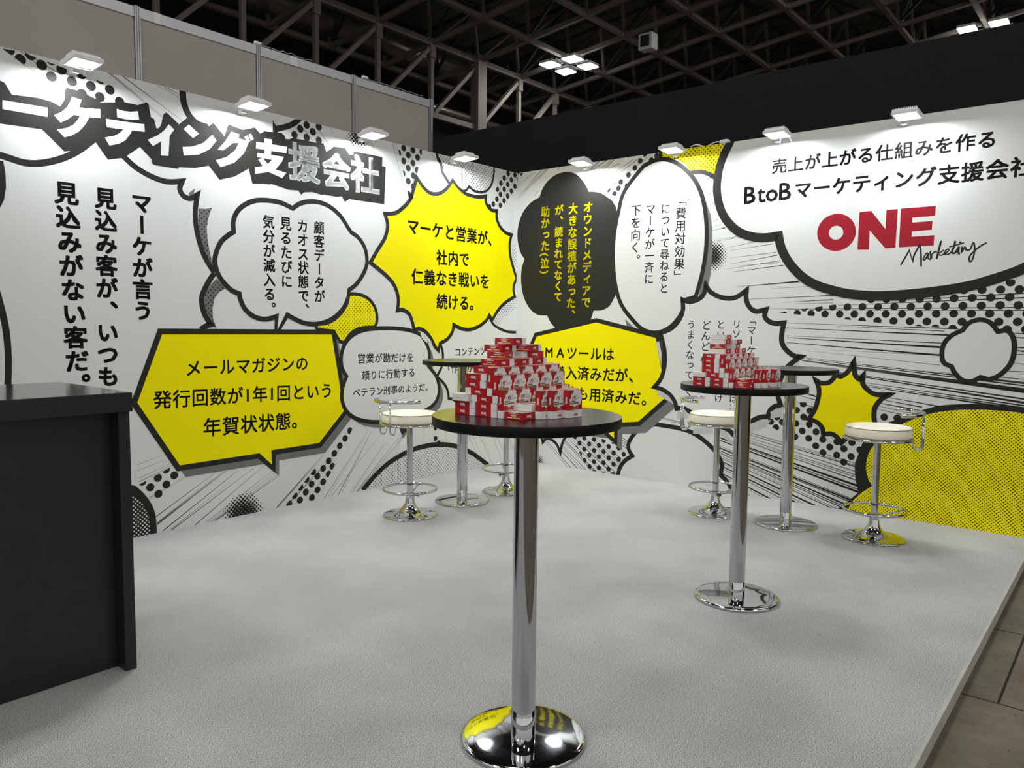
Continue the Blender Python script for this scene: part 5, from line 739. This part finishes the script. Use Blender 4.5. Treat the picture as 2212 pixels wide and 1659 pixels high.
# ------------------------------------------------------------------ giveaway cartons
BW, BT, BH, WZ = .067, .0208, .083, .023
def carton():
    """stands upright about its middle: front face towards -y, printed sides at -x and +x, white foot"""
    x, y, h = BW/2, BT/2, BH/2; zw = -h+WZ
    bm = bmesh.new(); g = {}
    for zi, z in enumerate((-h, zw, h)):
        for k, (a, b) in enumerate(((-x, -y), (x, -y), (x, y), (-x, y))): g[zi, k] = bm.verts.new((a, b, z))
    for zi in (0, 1):
        for k in range(4):
            f = bm.faces.new((g[zi, k], g[zi, (k+1) % 4], g[zi+1, (k+1) % 4], g[zi+1, k])); f.material_index = 1 if zi == 0 or k == 2 else 0
    f = bm.faces.new([g[0, k] for k in (3, 2, 1, 0)]); f.material_index = 1
    f = bm.faces.new([g[2, k] for k in range(4)]); f.material_index = 0
    bmesh.ops.bevel(bm, geom=[e for e in bm.edges if abs(e.verts[0].co.z-zw) > 1e-5 or abs(e.verts[1].co.z-zw) > 1e-5], offset=.0006, segments=1, affect='EDGES')
    body = obj('gift_carton', bm, ['box_red', 'box_white'])
    def flat(polys, fn):
        bm = bmesh.new()
        for lvl, mi, poly in polys:
            n0 = len(bm.faces); face2d(bm, poly, .0002+lvl*.0001)
            bm.faces.ensure_lookup_table()
            for f in bm.faces[n0:]: f.material_index = mi
        for v in bm.verts: v.co = fn(v.co.x, v.co.y, v.co.z)
        return bm
    rc = lambda x0, x1, y0, y1: [(x0, y0), (x1, y0), (x1, y1), (x0, y1)]
    mats = ['box_white', 'box_grey', 'box_red', 'box_gold', 'box_pink', 'box_yellow', 'print_black']
    # front: white cloud bubble with marks, small lines, yellow bar, logo on the white foot
    cl = [(-.027, .001, 1), (-.031, .006), (-.030, .013), (-.024, .015, 1), (-.024, .023), (-.018, .028), (-.012, .028, 1), (-.011, .036), (-.004, .039), (.002, .035, 1), (.004, .038), (.008, .038), (.009, .034, 1), (.016, .039), (.025, .034), (.026, .026, 1), (.032, .021), (.031, .008), (.026, .004, 1), (.027, -.002), (.019, -.008), (.012, -.006, 1), (.008, -.011, 1), (.006, -.006, 1), (-.002, -.012), (-.012, -.010), (-.014, -.006, 1), (-.026, -.008), (-.030, -.002)]
    sh = .003
    P = [(0, 0, [(a, b+sh) for a, b in sample(cl, True, 4)]), (1, 1, [(-.019+.008*cos(k*pi/8)+.002*sin(k*pi/8), .030+sh+.0045*sin(k*pi/8)+.002*cos(k*pi/8)) for k in range(16)]),
         (1, 1, rc(-.026, -.003, .002+sh, .0065+sh)), (1, 3, rc(-.027, -.008, -.0045+sh, .0008+sh)), (1, 1, rc(-.008, .017, -.0038+sh, .0012+sh)),
         (0, 4, rc(-.016, .014, -.0120, -.0110)), (0, 4, rc(-.012, .010, -.0155, -.0145)), (0, 3, rc(-.027, -.006, -.0192, -.0164)), (0, 4, rc(-.005, .020, -.0188, -.0174)),
         (0, 1, rc(-.020, .020, -.0232, -.0224))]
    bm = flat(P, lambda a, b, c: Vector((a, -y-c, b)))
    fp = obj('front_print', bm, mats, body)
    def letters(lst, fn, mts):
        bm = bmesh.new()
        for ch, wt, s, z, size, mi in lst: put_glyph(bm, ch, wt, s, z, size, 0, .00045, False, mi)
        for v in bm.verts: v.co = fn(v.co.x, v.co.y, v.co.z)
        return bm
    LR = [('1', .02, -.017, .017, .017, 0), ('枚', .012, -.005, .018, .015, 0), ('の', .01, .007, .023, .006, 1), ('ラ', .01, .010, .015, .006, 1), ('ッ', .01, .015, .015, .006, 1), ('キ', .01, .020, .016, .006, 1), ('ー', .01, .0255, .016, .006, 1)]
    obj('lettering', letters(LR, lambda a, b, c: Vector((a, -y-c, b+sh-.002)), ['box_red', 'print_black']), ['box_red', 'print_black'], fp)
    def ONE(cx, cy, s):
        """heavy capital letters of the logo as polygons, s = cap height"""
        o = [(cx+s*(-.95+.5*cos(k*pi/8)), cy+s*.5*sin(k*pi/8)) for k in range(16)]; i = [(cx+s*(-.95+.19*cos(k*pi/8)), cy+s*.19*sin(k*pi/8)) for k in range(16)]
        q = lambda L: [(cx+s*a, cy+s*b) for a, b in L]
        N = q([(-.4, -.5), (-.1, -.5), (-.1, .02), (.27, -.5), (.55, -.5), (.55, .5), (.25, .5), (.25, -.02), (-.12, .5), (-.4, .5)])
        E = q([(.63, -.5), (1.45, -.5), (1.45, -.24), (.93, -.24), (.93, -.12), (1.4, -.12), (1.4, .12), (.93, .12), (.93, .24), (1.45, .24), (1.45, .5), (.63, .5)])
        S = q([(.95, -.85), (1.95, -.72), (1.95, -.62), (.95, -.73)])
        return o, i, N, E, S
    def logo(cx, cy, s, fn, mi, hole): 
        o, i, N, E, S = ONE(cx, cy, s)
        return flat([(0, mi, o), (1, hole, i), (0, mi, N), (0, mi, E), (0, mi, S)], fn)
    obj('logo', logo(.001, -.0325, .0072, lambda a, b, c: Vector((a, -y-c, b)), 2, 0), mats, body)
    # sides: logo reading towards the foot; letters stand up towards the front face
    obj('logo', logo(-.001, 0, .0070, lambda a, b, c: Vector((-x-c, -b, -a+.012-.002)), 0, 2), mats, body)
    obj('logo', logo(-.001, 0, .0070, lambda a, b, c: Vector((x+c, -b, a+.010)), 0, 2), mats, body)
    # top flap: three lines of small print and a white thumb notch
    P = [(0, 0, rc(-.020, .014, .0058, .0068)), (0, 0, rc(-.011, .009, .0000, .0026)), (0, 5, rc(-.019, .002, -.0066, -.0034)), (0, 0, rc(.004, .022, -.0064, -.0034)), (0, 0, rc(-.024, -.021, -.0064, -.0034)),
         (0, 0, [(.010*cos(pi*k/8), y-.0005-.0022*sin(pi*k/8)) for k in range(9)])]
    obj('top_print', flat(P, lambda a, b, c: Vector((a, -b, h+c))), mats, body)
    # bottom flap slit and yellow panel on the back
    bm = flat([(0, 0, rc(-.022, .022, -.0005, .0005))], lambda a, b, c: Vector((a, b, -h-c))); obj('flap_slit', bm, 'box_slit', body)
    bm = flat([(0, 0, rc(-.024, .024, -.012, .030))], lambda a, b, c: Vector((a, y+c, b))); obj('back_panel', bm, 'box_yellow', body)
    body['category'] = 'box'
    remember(body); return body
CB = carton(); first_box = [True]
X, Y, Z = Vector((1, 0, 0)), Vector((0, 1, 0)), Vector((0, 0, 1))
def place(centre, zdir, front, label, group, rot=0):
    R = Matrix.Rotation(rot, 3, 'Z'); zd = R @ zdir; fr = R @ front; yd = -fr; xd = yd.cross(zd)
    m = Matrix(((xd.x, yd.x, zd.x, centre[0]), (xd.y, yd.y, zd.y, centre[1]), (xd.z, yd.z, zd.z, centre[2]), (0, 0, 0, 1)))
    if first_box[0]: first_box[0] = False; o = CB; o.matrix_world = m
    else: o = dup(CB, mx=m)
    o['label'] = label; o['group'] = group; return o
ORD = ['lowest', 'second', 'third', 'fourth', 'fifth', 'sixth', 'seventh']
def pile(dx, dy, which, tiers, variant):
    T = BT+.0002; z0 = 1.0354; grp = 'cartons piled on the '+which+' table'; on = 'on the '+which+' table'
    ax, ay = dx, dy; YF = -4.003+ay
    def lie_left(x0, lay, label, flip=False, y=YF, rot=0):
        c = (ax+x0+BH/2, y+BW/2, z0+T*lay+BT/2)
        return place(c, X if flip else -X, Z, label, grp, rot)
    def lie_front(cx, cy, lay, label, flip=False, rot=0, back=False):
        """cx, cy = near corner where the side that faces +x meets the end that faces -y"""
        R = Matrix.Rotation(rot, 3, 'Z'); c = Vector((cx+ax, cy+ay, z0+T*lay+BT/2))+R @ Vector((-BW/2, BH/2, 0))
        return place(c, Y if flip else -Y, -Z if back else Z, label, grp, rot)
    def stand(x1, y0, lay, label): return place((ax+x1-BT/2, ay+y0+BW/2, z0+T*lay+BH/2), Z, X, label, grp)
    for l in (0, 1):
        lie_left(3.008, l, 'flat red carton at the outer left end, %s layer, %s' % (ORD[l], on))
        lie_left(3.094, l, 'flat red carton touching the upright front row, %s layer, %s' % (ORD[l], on))
    lie_front(3.0735, -4.014, 2, 'carton showing its white end in the third layer, left side, %s' % on, True, back=True)
    lie_left(3.0745, 2, 'flat red carton beside the white ended one, third layer, %s' % on, flip=not variant)
    lie_left(3.050, 3, 'flat red carton in the fourth layer, left side, %s' % on, flip=not variant)
    lie_left(3.050, 4, 'flat red carton in the fifth layer, left side, %s' % on)
    lie_left(3.049 if variant else 3.052, 5, 'flat red carton in the sixth layer, left side, %s' % on)
    lie_left(3.050, 6, 'flat red carton topmost of the left side, seventh layer, %s' % on, y=YF+(.005 if variant else .037))
    pos = ['at the left end', 'second from the left', 'in the middle', 'fourth from the left', 'at the right end']
    for r, (x1, lay, nm) in enumerate(((3.2005, 0, 'front'), (3.1795, 2, 'middle'), (3.1575, 3, 'back'))):
        for k in range(5): stand(x1, -4.003+k*.0674, lay, 'upright carton %s of the %s standing row %s' % (pos[k], nm, on))
    inner = 'carton buried inside the pile on the %s table' % which
    for k in range(1, 5):
        y = YF+k*.0674+(.0 if k else 0)
        for l in (0, 1): lie_left(3.094, l, inner, y=y)
        lie_left(3.0740, 2, inner, y=y)
        for l in (3, 4, 5, 6): lie_left(3.0505, l, inner, y=y+(.0375 if l == 6 else .0))
    lie_front(3.2685, -3.998, 0, 'flat red carton at the front corner, lying on the tabletop, %s' % on)
    if variant: lie_front(3.2715, -3.992, 1, 'flat red carton lying on another at the front corner, %s' % on)
    else: lie_front(3.2665, -3.950, 1, 'carton with white slit end on top of the front flat one, %s' % on, True, radians(4))
    lie_front(3.2685, -3.9135, 0, 'flat carton mostly hidden behind the front corner boxes %s' % on)
    pos = ['beside the flat front carton,', 'in the middle of three,', 'outermost of three,']
    for k, (x1, y0) in enumerate(((3.292, -3.942), (3.3132, -3.912), (3.3344, -3.860))): stand(x1, y0, 0, 'loose upright carton %s %s' % (pos[k], on))
    stand(3.3132, -3.8435, 0, 'upright carton right behind the outermost loose one %s' % on)
    stand(3.292, -3.842, 0, 'upright carton rearmost behind the loose ones %s' % on)
    for lay, i, cx, cy, flip, rt_ in tiers:
        nm = {7: 'lowest flat tier above the rows', 8: 'second flat tier above the rows', 9: 'tier just below the top', 10: 'very top'}[lay]
        wh = {0: 'left', 1: 'next', 2: 'right'}[i]
        lb = 'single carton at the very top %s' % on if lay == 10 else '%s carton of the %s %s' % ({'left': 'left hand', 'next': 'second', 'right': 'right hand'}[wh], nm, on)
        lie_front(cx, cy, lay, lb, flip, radians(rt_))
pile(0, 0, 'nearest', [(7, 0, 3.125, -3.943, 0, 0), (7, 1, 3.136, -3.849, 0, 8), (7, 2, 3.128, -3.762, 0, 8),
    (8, 0, 3.104, -3.868, 0, 24), (8, 1, 3.087, -3.781, 1, -25), (9, 0, 3.088, -3.878, 0, 6), (9, 1, 3.122, -3.776, 0, 12), (10, 0, 3.098, -3.836, 0, 8)], 0)
pile(.035, 1.541, 'second', [(7, 0, 3.128, -3.945, 1, 2), (7, 1, 3.132, -3.858, 1, 3), (7, 2, 3.130, -3.771, 1, 3),
    (8, 0, 3.112, -3.905, 0, 12), (8, 1, 3.116, -3.808, 1, 4), (9, 0, 3.105, -3.895, 1, 4), (9, 1, 3.118, -3.806, 1, 0), (10, 0, 3.098, -3.870, 1, 3)], 1)
